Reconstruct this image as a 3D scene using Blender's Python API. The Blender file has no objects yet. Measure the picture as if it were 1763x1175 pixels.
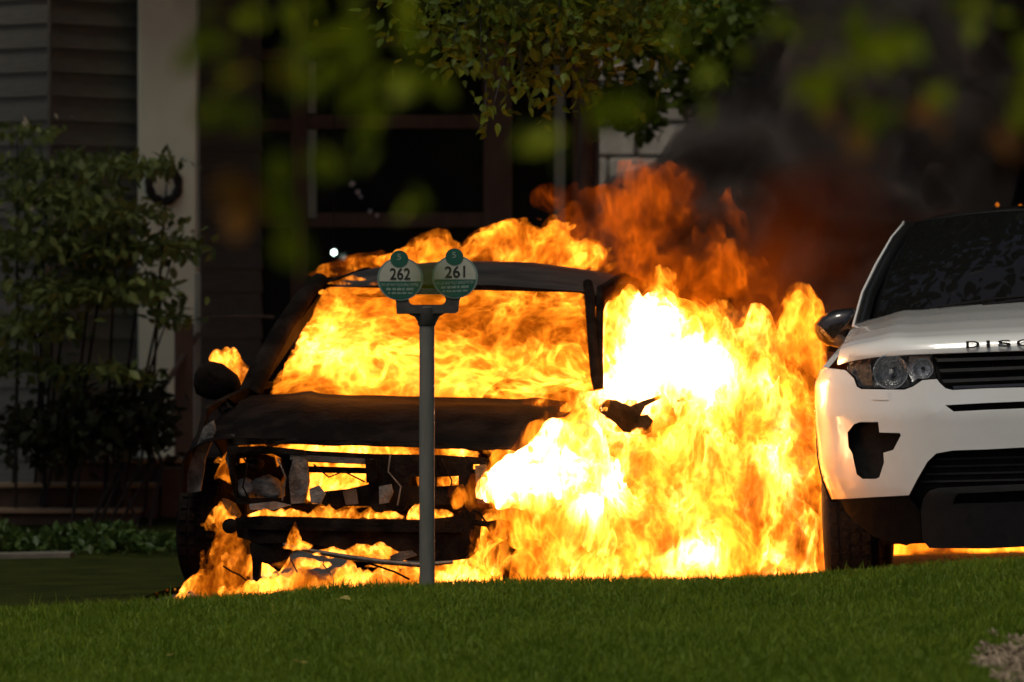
import bpy, bmesh, math, random
import numpy as np
from mathutils import Vector, Matrix, Euler
R = math.radians
random.seed(7); rng = np.random.default_rng(7)
sc = bpy.context.scene
col = sc.collection
# ------------------------------------------------------------------ camera
FPX = 200 / 36 * 1763           # focal length in photograph pixels
CAMZ = 1.147
cd = bpy.data.cameras.new('camera'); cam = bpy.data.objects.new('camera', cd); col.objects.link(cam)
cam.location = (0, 0, CAMZ); cam.rotation_euler = (R(90), 0, 0)
cd.lens = 200; cd.sensor_width = 36; cd.sensor_fit = 'HORIZONTAL'; cd.clip_start = 0.1; cd.clip_end = 800
cd.dof.use_dof = True; cd.dof.focus_distance = 23.6; cd.dof.aperture_fstop = 4.0
sc.camera = cam
# ------------------------------------------------------------------ sky, sun, exposure
SUN_EL, SUN_ROT = R(66), R(205)
w = bpy.data.worlds.new('World'); sc.world = w; w.use_nodes = True
nt = w.node_tree; bg = nt.nodes['Background']
sky = nt.nodes.new('ShaderNodeTexSky'); sky.sky_type = 'NISHITA'; sky.sun_disc = False
sky.sun_elevation = SUN_EL; sky.sun_rotation = SUN_ROT; sky.dust_density = 5.0; sky.air_density = 0.7
nt.links.new(sky.outputs[0], bg.inputs[0]); bg.inputs[1].default_value = 0.065
sl = bpy.data.lights.new('sun', 'SUN'); sl.energy = 1.5; sl.angle = R(14); sl.color = (1, 0.95, 0.80)
sun = bpy.data.objects.new('sun', sl); col.objects.link(sun)
# sun stands behind the camera, to the left and high
sd = Vector((math.sin(SUN_ROT) * math.cos(SUN_EL), math.cos(SUN_ROT) * math.cos(SUN_EL), math.sin(SUN_EL)))
sun.rotation_euler = sd.to_track_quat('Z', 'Y').to_euler(); sun.location = sd * 40
sc.view_settings.view_transform = 'Standard'; sc.view_settings.look = 'None'
sc.view_settings.gamma = 1; sc.view_settings.use_curve_mapping = False
sc.view_settings.exposure = -0.3
cy = sc.cycles
cy.use_denoising = True; cy.use_adaptive_sampling = True; cy.adaptive_threshold = 0.02
cy.max_bounces = 6; cy.diffuse_bounces = 2; cy.glossy_bounces = 3; cy.transmission_bounces = 4
cy.transparent_max_bounces = 48; cy.volume_bounces = 0; cy.sample_clamp_indirect = 4
cy.volume_step_rate = 1.0; cy.volume_max_steps = 512

def P(u, v, d):
    """photograph pixel and depth -> world point"""
    return Vector(((u - 881.5) * d / FPX, d, CAMZ - (v - 587.5) * d / FPX))
# ------------------------------------------------------------------ helpers
def link(o, parent=None):
    col.objects.link(o)
    if parent is not None: o.parent = parent
    return o
def tag(o, label=None, cat=None, group=None, kind=None):
    if label: o['label'] = label
    if cat: o['category'] = cat
    if group: o['group'] = group
    if kind: o['kind'] = kind
    return o
def empty(name, loc=(0, 0, 0), rot=(0, 0, 0)):
    o = bpy.data.objects.new(name, None); o.location = loc; o.rotation_euler = rot
    o.empty_display_size = 0.2
    return link(o)
def from_np(name, V, F, mat=None, parent=None, smooth=False):
    """V (n,3) array, F (m,k) index array with k = 3 or 4"""
    me = bpy.data.meshes.new(name)
    V = np.asarray(V, np.float32); F = np.asarray(F, np.int32); k = F.shape[1]
    me.vertices.add(len(V)); me.vertices.foreach_set('co', V.ravel())
    me.loops.add(F.size); me.loops.foreach_set('vertex_index', F.ravel())
    me.polygons.add(len(F)); me.polygons.foreach_set('loop_start', np.arange(0, F.size, k, dtype=np.int32))
    if smooth: me.polygons.foreach_set('use_smooth', np.ones(len(F), bool))
    me.update(calc_edges=True)
    if mat: me.materials.append(mat)
    o = bpy.data.objects.new(name, me)
    return link(o, parent)
def from_bm(name, bm, mat=None, parent=None, smooth=None, recalc=True):
    if recalc: bmesh.ops.recalc_face_normals(bm, faces=bm.faces[:])
    me = bpy.data.meshes.new(name); bm.to_mesh(me); bm.free()
    if mat: me.materials.append(mat)
    if smooth is not None:
        me.polygons.foreach_set('use_smooth', np.ones(len(me.polygons), bool))
        if smooth < 180:
            try: me.set_sharp_from_angle(angle=R(smooth))
            except Exception: pass
    o = bpy.data.objects.new(name, me)
    return link(o, parent)
def share(name, src, parent=None, loc=(0, 0, 0), rot=(0, 0, 0), scale=(1, 1, 1)):
    o = bpy.data.objects.new(name, src.data); o.location = loc; o.rotation_euler = rot; o.scale = scale
    return link(o, parent)
def box_bm(x0, x1, y0, y1, z0, z1, bevel=0.0, seg=1, bm=None):
    bm = bm or bmesh.new()
    r = bmesh.ops.create_cube(bm, size=1)
    for v in r['verts']:
        v.co = Vector(((x0 + x1) / 2 + v.co.x * (x1 - x0), (y0 + y1) / 2 + v.co.y * (y1 - y0), (z0 + z1) / 2 + v.co.z * (z1 - z0)))
    if bevel:
        es = {e for v in r['verts'] for e in v.link_edges}
        bmesh.ops.bevel(bm, geom=list(es), offset=bevel, segments=seg, affect='EDGES', profile=0.5)
    return bm
def box(name, a, b, mat, parent=None, bevel=0.004, seg=1):
    return from_bm(name, box_bm(a[0], b[0], a[1], b[1], a[2], b[2], bevel, seg), mat, parent, smooth=40)
def tube_bm(pts, rad, n=10, bm=None, cap=True, flat=1.0):
    """swept tube through pts; rad a number or one per point; flat squashes the second axis"""
    bm = bm or bmesh.new()
    pts = [Vector(p) for p in pts]
    if not hasattr(rad, '__len__'): rad = [rad] * len(pts)
    rings = []; up = None
    for i, p in enumerate(pts):
        t = (pts[min(i + 1, len(pts) - 1)] - pts[max(i - 1, 0)]).normalized()
        if up is None:
            up = Vector((0, 0, 1)) if abs(t.z) < 0.9 else Vector((0, 1, 0))
        a = t.cross(up).normalized(); b = a.cross(t).normalized(); up = b
        rings.append([bm.verts.new(p + a * math.cos(q) * rad[i] + b * math.sin(q) * rad[i] * flat) for q in [2 * math.pi * k / n for k in range(n)]])
    for r0, r1 in zip(rings, rings[1:]):
        for k in range(n):
            bm.faces.new((r0[k], r0[(k + 1) % n], r1[(k + 1) % n], r1[k]))
    if cap:
        bm.faces.new(rings[0][::-1]); bm.faces.new(rings[-1])
    return bm
def tube(name, pts, rad, mat, parent=None, n=10, flat=1.0):
    return from_bm(name, tube_bm(pts, rad, n, flat=flat), mat, parent, smooth=50)
def lathe_bm(prof, n=32, axis='Y', bm=None):
    """prof: list of (radius, along)"""
    bm = bm or bmesh.new(); rings = []
    for r, h in prof:
        ring = []
        for k in range(n):
            q = 2 * math.pi * k / n; c, s = r * math.cos(q), r * math.sin(q)
            ring.append(bm.verts.new((h, c, s) if axis == 'X' else (c, h, s) if axis == 'Y' else (c, s, h)))
        rings.append(ring)
    for r0, r1 in zip(rings, rings[1:]):
        for k in range(n):
            bm.faces.new((r0[k], r0[(k + 1) % n], r1[(k + 1) % n], r1[k]))
    return bm
def panel_bm(loops, fn, step=0.05, thick=0.0, tdir=(0, 1, 0), bm=None):
    """fill 2-D loops (outer first, then holes), cut it into a grid and map every point by fn(a, b) -> 3-D; thick extrudes along tdir"""
    b0 = bmesh.new(); es = []
    for lp in loops:
        vs = [b0.verts.new((p[0], p[1], 0)) for p in lp]
        for i in range(len(vs)): es.append(b0.edges.new((vs[i], vs[(i + 1) % len(vs)])))
    bmesh.ops.triangle_fill(b0, edges=es, use_beauty=True, use_dissolve=False)
    xs = [v.co.x for v in b0.verts]; ys = [v.co.y for v in b0.verts]
    for ax, lo, hi in ((0, min(xs), max(xs)), (1, min(ys), max(ys))):
        k = math.floor(lo / step) + 1
        while k * step < hi - 1e-6:
            co = Vector((k * step, 0, 0)) if ax == 0 else Vector((0, k * step, 0))
            no = Vector((1, 0, 0)) if ax == 0 else Vector((0, 1, 0))
            bmesh.ops.bisect_plane(b0, geom=b0.verts[:] + b0.edges[:] + b0.faces[:], plane_co=co, plane_no=no, dist=1e-5)
            k += 1
    bmesh.ops.remove_doubles(b0, verts=b0.verts[:], dist=1e-4)
    if thick:
        r = bmesh.ops.extrude_face_region(b0, geom=b0.faces[:])
        new = {v for v in r['geom'] if isinstance(v, bmesh.types.BMVert)}
        t = Vector(tdir) * thick
        for v in b0.verts:
            p = Vector(fn(v.co.x, v.co.y)); v.co = p + t if v in new else p
    else:
        for v in b0.verts: v.co = Vector(fn(v.co.x, v.co.y))
    return b0
def panel(name, loops, fn, mat, parent=None, step=0.05, thick=0.02, tdir=(0, 1, 0), smooth=35):
    return from_bm(name, panel_bm(loops, fn, step, thick, tdir), mat, parent, smooth=smooth)
def grid_surf(name, nu, nv, fn, mat, parent=None, thick=0.0, tdir=(0, 0, -1), smooth=60):
    bm = bmesh.new()
    g = [[bm.verts.new(fn(i / nu, j / nv)) for j in range(nv + 1)] for i in range(nu + 1)]
    for i in range(nu):
        for j in range(nv):
            bm.faces.new((g[i][j], g[i + 1][j], g[i + 1][j + 1], g[i][j + 1]))
    if thick:
        r = bmesh.ops.extrude_face_region(bm, geom=bm.faces[:])
        for v in r['geom']:
            if isinstance(v, bmesh.types.BMVert): v.co += Vector(tdir) * thick
    return from_bm(name, bm, mat, parent, smooth=smooth)
# ---- numpy noise and iso-surfaces
_lat = rng.random((64, 64, 64)).astype(np.float32)
def vnoise(x, y, z):
    xi = np.floor(x); yi = np.floor(y); zi = np.floor(z)
    fx, fy, fz = x - xi, y - yi, z - zi
    fx = fx * fx * (3 - 2 * fx); fy = fy * fy * (3 - 2 * fy); fz = fz * fz * (3 - 2 * fz)
    xi = xi.astype(np.int32) & 63; yi = yi.astype(np.int32) & 63; zi = zi.astype(np.int32) & 63
    x1, y1, z1 = (xi + 1) & 63, (yi + 1) & 63, (zi + 1) & 63
    L = _lat
    a = L[xi, yi, zi] * (1 - fx) + L[x1, yi, zi] * fx
    b = L[xi, y1, zi] * (1 - fx) + L[x1, y1, zi] * fx
    c = L[xi, yi, z1] * (1 - fx) + L[x1, yi, z1] * fx
    e = L[xi, y1, z1] * (1 - fx) + L[x1, y1, z1] * fx
    return (a * (1 - fy) + b * fy) * (1 - fz) + (c * (1 - fy) + e * fy) * fz
def fbm(x, y, z, oct=3):
    s = 0; a = 1; t = 0
    for k in range(oct):
        s = s + a * vnoise(x * 2 ** k + 17.3 * k, y * 2 ** k + 5.1 * k, z * 2 ** k + 9.7 * k); t += a; a *= 0.5
    return s / t
def surface_nets(f, org, cell):
    """iso-surface f = 0 (inside f > 0) of a scalar grid -> vertices, quads"""
    ins = f > 0
    nx, ny, nz = f.shape
    acc = np.zeros((nx - 1, ny - 1, nz - 1, 3), np.float32); cnt = np.zeros((nx - 1, ny - 1, nz - 1), np.float32)
    cs = [(i, j, k) for i in (0, 1) for j in (0, 1) for k in (0, 1)]
    def sub(a, c): return a[c[0]:nx - 1 + c[0], c[1]:ny - 1 + c[1], c[2]:nz - 1 + c[2]]
    for c in cs:
        for ax in range(3):
            if c[ax] == 0:
                e = list(c); e[ax] = 1
                fa, fb = sub(f, c), sub(f, e); m = (fa > 0) != (fb > 0)
                t = np.where(m, fa / np.where(m, fa - fb, 1), 0)
                cnt += m
                for q in range(3):
                    acc[..., q] += np.where(m, (t if q == ax else c[q]), 0)
    act = cnt > 0
    idx = np.full(act.shape, -1, np.int64); idx[act] = np.arange(act.sum())
    ii = np.argwhere(act)
    V = (ii + acc[act] / cnt[act][:, None]) * cell + np.asarray(org)
    quads = []
    for ax in range(3):
        o1, o2 = [(1, 2), (2, 0), (0, 1)][ax]
        a = [slice(None)] * 3; b = [slice(None)] * 3
        a[ax] = slice(0, -1); b[ax] = slice(1, None)
        A, B = ins[tuple(a)], ins[tuple(b)]
        e = np.argwhere(A != B)
        ok = (e[:, o1] > 0) & (e[:, o2] > 0) & (e[:, o1] < f.shape[o1] - 1) & (e[:, o2] < f.shape[o2] - 1)
        e = e[ok]
        fl = A[e[:, 0], e[:, 1], e[:, 2]]
        def cidx(d1, d2):
            p = e.copy(); p[:, o1] -= d1; p[:, o2] -= d2
            return idx[p[:, 0], p[:, 1], p[:, 2]]
        q = np.stack([cidx(1, 1), cidx(0, 1), cidx(0, 0), cidx(1, 0)], 1)
        q[~fl] = q[~fl][:, ::-1]
        quads.append(q)
    return V, np.concatenate(quads)
# ---- materials
def mat_new(name):
    m = bpy.data.materials.new(name); m.use_nodes = True
    return m, m.node_tree, m.node_tree.nodes['Principled BSDF']
def N(nt, t, **kw):
    n = nt.nodes.new(t)
    for k, v in kw.items():
        if k.startswith('i_'): n.inputs[k[2:].replace('_', ' ')].default_value = v
        else: setattr(n, k, v)
    return n
def surf(name, c1, c2=None, rough=0.6, scale=8.0, metal=0.0, bump=0.0, bscale=40.0, detail=4.0, lo=0.35, hi=0.65, spec=0.5, coat=0.0, stretch=None, r2=None, coord='Object', normal=0.0):
    m, nt, b = mat_new(name)
    b.inputs['Roughness'].default_value = rough; b.inputs['Metallic'].default_value = metal
    b.inputs['Specular IOR Level'].default_value = spec; b.inputs['Coat Weight'].default_value = coat
    b.inputs['Coat Roughness'].default_value = 0.04
    tc = N(nt, 'ShaderNodeTexCoord'); src = tc.outputs[coord]
    if stretch:
        mp = N(nt, 'ShaderNodeMapping'); mp.inputs['Scale'].default_value = stretch
        nt.links.new(src, mp.inputs[0]); src = mp.outputs[0]
    if c2 is None: b.inputs['Base Color'].default_value = (*c1, 1)
    else:
        n = N(nt, 'ShaderNodeTexNoise', i_Scale=scale, i_Detail=detail, i_Roughness=0.6)
        nt.links.new(src, n.inputs['Vector'])
        r = N(nt, 'ShaderNodeValToRGB'); r.color_ramp.elements[0].position = lo; r.color_ramp.elements[1].position = hi
        r.color_ramp.elements[0].color = (*c1, 1); r.color_ramp.elements[1].color = (*c2, 1)
        nt.links.new(n.outputs['Fac'], r.inputs[0]); nt.links.new(r.outputs[0], b.inputs['Base Color'])
        if r2 is not None:
            mr = N(nt, 'ShaderNodeMapRange'); mr.inputs['From Min'].default_value = lo; mr.inputs['From Max'].default_value = hi
            mr.inputs['To Min'].default_value = rough; mr.inputs['To Max'].default_value = r2
            nt.links.new(n.outputs['Fac'], mr.inputs[0]); nt.links.new(mr.outputs[0], b.inputs['Roughness'])
    if bump:
        n2 = N(nt, 'ShaderNodeTexNoise', i_Scale=bscale, i_Detail=5.0, i_Roughness=0.6); nt.links.new(src, n2.inputs['Vector'])
        bp = N(nt, 'ShaderNodeBump', i_Strength=bump, i_Distance=0.02); nt.links.new(n2.outputs['Fac'], bp.inputs['Height'])
        nt.links.new(bp.outputs[0], b.inputs['Normal'])
    return m
# ------------------------------------------------------------------ fire
def math_n(nt, op, a, b=None, c=None, clamp=False):
    n = nt.nodes.new('ShaderNodeMath'); n.operation = op; n.use_clamp = clamp
    for i, x in enumerate((a, b, c)):
        if x is None: continue
        if isinstance(x, (int, float)): n.inputs[i].default_value = x
        else: nt.links.new(x, n.inputs[i])
    return n.outputs[0]
def fire_mat(name, body=1.0, sheet=8.0, ext=7.0, scale=7.0, cores=(), step=0.02, size=1.5, red=0.0, patch=1.0, skin=0.02, power=9.0, stretch=(1, 1, 0.62), tilt=-22, gap=0.34, soft=0.14, fine=0.45):
    """glowing gas: a soft orange body, thin bright folded sheets, hot cores; soot in it absorbs"""
    m = bpy.data.materials.new(name); m.use_nodes = True; nt = m.node_tree; nt.nodes.clear()
    L = nt.links.new
    out = nt.nodes.new('ShaderNodeOutputMaterial')
    geo = nt.nodes.new('ShaderNodeNewGeometry'); pos = geo.outputs['Position']
    # rising gas: stretched upwards, leaning with the draught
    mp = nt.nodes.new('ShaderNodeMapping'); mp.inputs['Scale'].default_value = stretch; mp.inputs['Rotation'].default_value = (0, R(tilt), 0)
    L(pos, mp.inputs[0])
    w1 = N(nt, 'ShaderNodeTexNoise', i_Scale=scale * 0.45, i_Detail=1.5, i_Roughness=0.5); L(mp.outputs[0], w1.inputs['Vector'])
    off = nt.nodes.new('ShaderNodeVectorMath'); off.operation = 'MULTIPLY_ADD'
    L(w1.outputs['Color'], off.inputs[0]); s = 1.5 / scale
    off.inputs[1].default_value = (s, s, s * 1.4); L(mp.outputs[0], off.inputs[2])
    n1 = N(nt, 'ShaderNodeTexNoise', i_Scale=scale, i_Detail=2.6, i_Roughness=0.58); L(off.outputs[0], n1.inputs['Vector'])
    # sheets: where the noise passes its middle value
    r = math_n(nt, 'SUBTRACT', n1.outputs['Fac'], 0.5); r = math_n(nt, 'ABSOLUTE', r); r = math_n(nt, 'MULTIPLY', r, power)
    r = math_n(nt, 'SUBTRACT', 1.0, r, clamp=True); r = math_n(nt, 'POWER', r, 2.0)
    n3 = N(nt, 'ShaderNodeTexNoise', i_Scale=scale * 2.3, i_Detail=1.5, i_Roughness=0.5); L(off.outputs[0], n3.inputs['Vector'])
    r3 = math_n(nt, 'SUBTRACT', n3.outputs['Fac'], 0.5); r3 = math_n(nt, 'ABSOLUTE', r3); r3 = math_n(nt, 'MULTIPLY', r3, power * .9)
    r3 = math_n(nt, 'SUBTRACT', 1.0, r3, clamp=True); r3 = math_n(nt, 'POWER', r3, 2.0)
    r = math_n(nt, 'MULTIPLY_ADD', r3, fine, r)
    # patches of stronger and weaker burning
    n2 = N(nt, 'ShaderNodeTexNoise', i_Scale=scale * 0.36, i_Detail=1.0, i_Roughness=0.5); L(off.outputs[0], n2.inputs['Vector'])
    mr = nt.nodes.new('ShaderNodeMapRange'); mr.interpolation_type = 'SMOOTHSTEP'
    mr.inputs['From Min'].default_value = 0.38; mr.inputs['From Max'].default_value = 0.64
    mr.inputs['To Min'].default_value = 1 - patch * 0.9; mr.inputs['To Max'].default_value = 1 + patch
    L(n2.outputs['Fac'], mr.inputs[0]); pt = mr.outputs[0]
    e = math_n(nt, 'MULTIPLY_ADD', r, sheet, body)
    e = math_n(nt, 'MULTIPLY', e, pt)
    # thin places where the gas has torn open
    mg = nt.nodes.new('ShaderNodeMapRange'); mg.interpolation_type = 'SMOOTHSTEP'
    mg.inputs['From Min'].default_value = gap; mg.inputs['From Max'].default_value = gap + soft; mg.inputs['To Min'].default_value = 0.03; mg.inputs['To Max'].default_value = 1.0
    n4 = N(nt, 'ShaderNodeTexNoise', i_Scale=scale * 0.55, i_Detail=2.5, i_Roughness=0.6); L(off.outputs[0], n4.inputs['Vector'])
    L(n4.outputs['Fac'], mg.inputs[0]); mask = mg.outputs[0]
    e = math_n(nt, 'MULTIPLY', e, mask)
    if cores:
        tot = None
        for c, rad, gain in cores:
            sub = nt.nodes.new('ShaderNodeVectorMath'); sub.operation = 'SUBTRACT'; L(pos, sub.inputs[0]); sub.inputs[1].default_value = c
            dv = nt.nodes.new('ShaderNodeVectorMath'); dv.operation = 'DIVIDE'; L(sub.outputs[0], dv.inputs[0])
            dv.inputs[1].default_value = rad if hasattr(rad, '__len__') else (rad, rad, rad)
            ln = nt.nodes.new('ShaderNodeVectorMath'); ln.operation = 'DOT_PRODUCT'; L(dv.outputs[0], ln.inputs[0]); L(dv.outputs[0], ln.inputs[1])
            g = math_n(nt, 'MULTIPLY', ln.outputs['Value'], -1.0); g = math_n(nt, 'EXPONENT', g)
            tot = math_n(nt, 'MULTIPLY', g, gain) if tot is None else math_n(nt, 'MULTIPLY_ADD', g, gain, tot)
        e = math_n(nt, 'MULTIPLY', e, math_n(nt, 'ADD', tot, 1.0))
    # colour: weak burning is redder
    cr = nt.nodes.new('ShaderNodeMapRange'); cr.inputs['From Min'].default_value = 0.0; cr.inputs['From Max'].default_value = 700.0 + red * 500
    L(e, cr.inputs[0])
    mx = nt.nodes.new('ShaderNodeValToRGB'); L(cr.outputs[0], mx.inputs[0]); el = mx.color_ramp.elements
    el[0].position = 0; el[0].color = (1, 0.13, 0.002, 1); el[1].position = 1; el[1].color = (1, 0.66, 0.30, 1)
    for p_, c_ in ((0.015, (1, 0.235, 0.008, 1)), (0.22, (1, 0.315, 0.03, 1))):
        q_ = el.new(p_); q_.color = c_
    em = nt.nodes.new('ShaderNodeEmission'); L(mx.outputs[0], em.inputs['Color']); L(e, em.inputs['Strength'])
    ab = nt.nodes.new('ShaderNodeVolumeAbsorption'); ab.inputs['Color'].default_value = (0.12, 0.05, 0.0, 1); L(math_n(nt, 'MULTIPLY', mask, ext), ab.inputs['Density'])
    ad = nt.nodes.new('ShaderNodeAddShader'); L(em.outputs[0], ad.inputs[0]); L(ab.outputs[0], ad.inputs[1])
    L(ad.outputs[0], out.inputs['Volume'])
    # the luminous outer skin of the flame
    tr = nt.nodes.new('ShaderNodeBsdfTransparent'); es = nt.nodes.new('ShaderNodeEmission')
    es.inputs['Color'].default_value = (1, 0.2, 0.01, 1); es.inputs['Strength'].default_value = skin
    a2 = nt.nodes.new('ShaderNodeAddShader'); L(tr.outputs[0], a2.inputs[0]); L(es.outputs[0], a2.inputs[1])
    L(a2.outputs[0], out.inputs['Surface'])
    m.cycles.volume_step_rate = step / (size / 10)
    m.cycles.emission_sampling = 'NONE'
    return m
def flame_hull(name, blobs, mat, cell=0.012, amp=0.5, ns=(9, 9, 4.5), warp=0.05, oct=3, seed=0.0, floor=None, clip=None, lean=0.0, taper=0.45):
    """closed flame-shaped hull: a union of ellipsoids whose edge is torn into rising tongues.
    blobs: (centre, (rx, ry, rz))"""
    C = np.array([tuple(b[0]) for b in blobs]); S = np.array([tuple(b[1]) for b in blobs])
    mg = (1 + amp * .95) * np.array([1.4, 1.4, 1]); lo = (C - S * mg).min(0) - 2 * cell; hi = (C + S * mg).max(0) + 2 * cell
    if floor is not None: lo[2] = max(lo[2], floor - 3 * cell)
    n = np.ceil((hi - lo) / cell).astype(int) + 1
    x = (lo[0] + np.arange(n[0]) * cell).astype(np.float32)[:, None, None] + np.zeros(n, np.float32)
    y = (lo[1] + np.arange(n[1]) * cell).astype(np.float32)[None, :, None] + np.zeros(n, np.float32)
    z = (lo[2] + np.arange(n[2]) * cell).astype(np.float32)[None, None, :] + np.zeros(n, np.float32)
    wx = (vnoise(x * 4 + seed, y * 4, z * 3) - 0.5); wz = (vnoise(x * 4 + 31, y * 4 + seed, z * 3 + 11) - 0.5)
    X = x + wx * warp * 2 - lean * z; Y = y + wz * warp; Z = z + wz * warp * 2
    f = np.full(n, -9, np.float32)
    for c, s in zip(C, S):
        h = (z - c[2]) / s[2]; tp = 1 / np.clip(1 - taper * h, .3, 1.4)
        q = np.sqrt(((x - c[0]) / s[0] * tp) ** 2 + ((y - c[1]) / s[1] * tp) ** 2 + h ** 2)
        f = np.maximum(f, 1 - q)
    nz = fbm(X * ns[0] + seed, Y * ns[1] + seed * 1.7, Z * ns[2] - seed, oct)
    f += (nz - 0.52) * amp * 2
    if floor is not None: f = np.minimum(f, (z - floor) * 8)
    if clip is not None: f = np.minimum(f, clip(x, y, z))
    f[0] = f[-1] = -1; f[:, 0] = f[:, -1] = -1; f[:, :, 0] = f[:, :, -1] = -1
    V, F = surface_nets(f, lo, cell)
    return from_np(name, V, F, mat, smooth=True)
def PB(u, v, d, ru, rv, rd):
    k = d / FPX
    return (P(u, v, d), (ru * k, rd, rv * k))
# ------------------------------------------------------------------ ground
M = {}
M['asphalt'] = surf('asphalt', (0.035, 0.034, 0.033), (0.07, 0.068, 0.064), 0.85, 3.0, bump=0.5, bscale=180)
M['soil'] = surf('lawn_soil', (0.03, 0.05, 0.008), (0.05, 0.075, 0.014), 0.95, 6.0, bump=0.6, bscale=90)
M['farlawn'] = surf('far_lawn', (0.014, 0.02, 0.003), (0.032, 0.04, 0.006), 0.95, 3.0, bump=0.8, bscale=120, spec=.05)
M['concrete'] = surf('concrete', (0.24, 0.23, 0.2), (0.34, 0.32, 0.28), 0.9, 7.0, bump=0.3)
CR_U = [-900, 0, 300, 500, 735, 900, 1420, 1763, 2700]
CR_V = [1075, 1052, 1040, 1024, 1008, 1002, 985, 974, 950]
CREST = 22.0
def crest_z(x):
    u = np.asarray(x) * FPX / CREST + 881.5
    v = sum(np.interp(u + k, CR_U, CR_V) for k in (-120, -60, 0, 60, 120)) / 5
    return CAMZ - (v - 587.5) * CREST / FPX
def lawn_z(x, y):
    y = np.asarray(y, float)
    s = np.minimum(CREST - y, 8.0)
    z = crest_z(x) - 0.04 * np.maximum(s, 0) - np.where(y > CREST - 0.35, 0.12 * (y - CREST + 0.35) ** 2, 0)
    return z + 0.010 * np.sin(np.asarray(x) * 2.3 + y) + 0.006 * np.sin(y * 3.1 - np.asarray(x) * 1.3)
xs = np.linspace(-7, 7, 90); ys = np.concatenate([np.linspace(-30, 12, 16), np.linspace(12.3, CREST, 60), [CREST + 0.05, CREST + 0.1]])
gx, gy = np.meshgrid(xs, ys, indexing='ij'); gz = lawn_z(gx, np.minimum(gy, CREST))
gz[:, -2] -= 0.02; gz[:, -1] = -0.2
V = np.stack([gx, gy, gz], -1).reshape(-1, 3)
ny = len(ys); i, j = np.meshgrid(np.arange(len(xs) - 1), np.arange(ny - 1), indexing='ij'); a = (i * ny + j).ravel()
tag(from_np('lawn', V, np.stack([a, a + ny, a + ny + 1, a + 1], 1), M['soil'], smooth=True), kind='structure')
# street: falls gently to the left, reaches far behind the houses
def street_z(x): return 0.018 * (np.asarray(x) + 0.6)
sx = np.array([-260, -40, -10, -4, 0, 4, 10, 40, 260.]); sy = np.array([-60, 15, 22, 26, 30, 40, 80, 400.])
gx, gy = np.meshgrid(sx, sy, indexing='ij'); gz = street_z(np.clip(gx, -10, 10)); gz[gy < 21] -= 0.9
ny = len(sy); i, j = np.meshgrid(np.arange(len(sx) - 1), np.arange(ny - 1), indexing='ij'); a = (i * ny + j).ravel()
tag(from_np('street', np.stack([gx, gy, gz], -1).reshape(-1, 3), np.stack([a, a + ny, a + ny + 1, a + 1], 1), M['asphalt']), kind='structure')
def sheet(name, poly, zf, mat, th=0.0):
    bm = bmesh.new(); bm.faces.new([bm.verts.new((x, y, float(zf(x, y)))) for x, y in poly])
    return tag(from_bm(name, bm, mat), kind='structure')
# yard beyond the parking bays
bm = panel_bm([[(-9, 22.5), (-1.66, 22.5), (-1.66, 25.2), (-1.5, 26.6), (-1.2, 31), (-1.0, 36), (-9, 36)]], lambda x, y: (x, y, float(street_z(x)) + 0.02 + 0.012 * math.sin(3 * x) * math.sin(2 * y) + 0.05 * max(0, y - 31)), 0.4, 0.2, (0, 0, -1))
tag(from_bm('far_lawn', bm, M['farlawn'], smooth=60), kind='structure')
bm = panel_bm([[(-9, 30.1), (-2.35, 30.25), (-2.35, 30.6), (-9, 30.6)]], lambda x, y: (x, y, float(street_z(x)) + 0.05), 0.5, 0.2, (0, 0, -1))
M['oldpath'] = surf('worn_path', (0.07, 0.065, 0.05), (0.12, 0.11, 0.085), 0.9, 7.0)
tag(from_bm('path', bm, M['oldpath'], smooth=30), kind='structure')
bm = panel_bm([[(-1.0, 33), (6, 33), (9, 60), (-1, 60)]], lambda x, y: (x, y, float(street_z(x)) + 0.14), 1.0, 0.25, (0, 0, -1))
tag(from_bm('pavement', bm, M['concrete'], smooth=30), kind='structure')

# ------------------------------------------------------------------ grass blades
def leaf_mat(name, c1, c2, trans=0.35, rough=0.45, scale=3.0, hue=None):
    m, nt, b = mat_new(name)
    b.inputs['Roughness'].default_value = rough; b.inputs['Specular IOR Level'].default_value = 0.2
    geo = N(nt, 'ShaderNodeNewGeometry'); oi = N(nt, 'ShaderNodeObjectInfo')
    n = N(nt, 'ShaderNodeTexNoise', i_Scale=scale, i_Detail=3.0)
    nt.links.new(geo.outputs['Position'], n.inputs['Vector'])
    ad = math_n(nt, 'ADD', geo.outputs['Random Per Island'], oi.outputs['Random']); fr = math_n(nt, 'FRACT', ad)
    mx = math_n(nt, 'MULTIPLY_ADD', n.outputs['Fac'], 0.9, math_n(nt, 'MULTIPLY', fr, 0.55)); mx = math_n(nt, 'SUBTRACT', mx, 0.25)
    r = N(nt, 'ShaderNodeValToRGB'); r.color_ramp.elements[0].color = (*c1, 1); r.color_ramp.elements[1].color = (*c2, 1)
    nt.links.new(mx, r.inputs[0]); nt.links.new(r.outputs[0], b.inputs['Base Color'])
    tl = N(nt, 'ShaderNodeBsdfTranslucent'); nt.links.new(r.outputs[0], tl.inputs['Color'])
    ms = N(nt, 'ShaderNodeMixShader'); ms.inputs[0].default_value = trans
    out = nt.nodes['Material Output']
    nt.links.new(b.outputs[0], ms.inputs[1]); nt.links.new(tl.outputs[0], ms.inputs[2]); nt.links.new(ms.outputs[0], out.inputs['Surface'])
    return m
M['grass'] = leaf_mat('grass_blades', (0.07, 0.13, 0.006), (0.215, 0.30, 0.022), 0.4, 0.5, 3.0)
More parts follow.
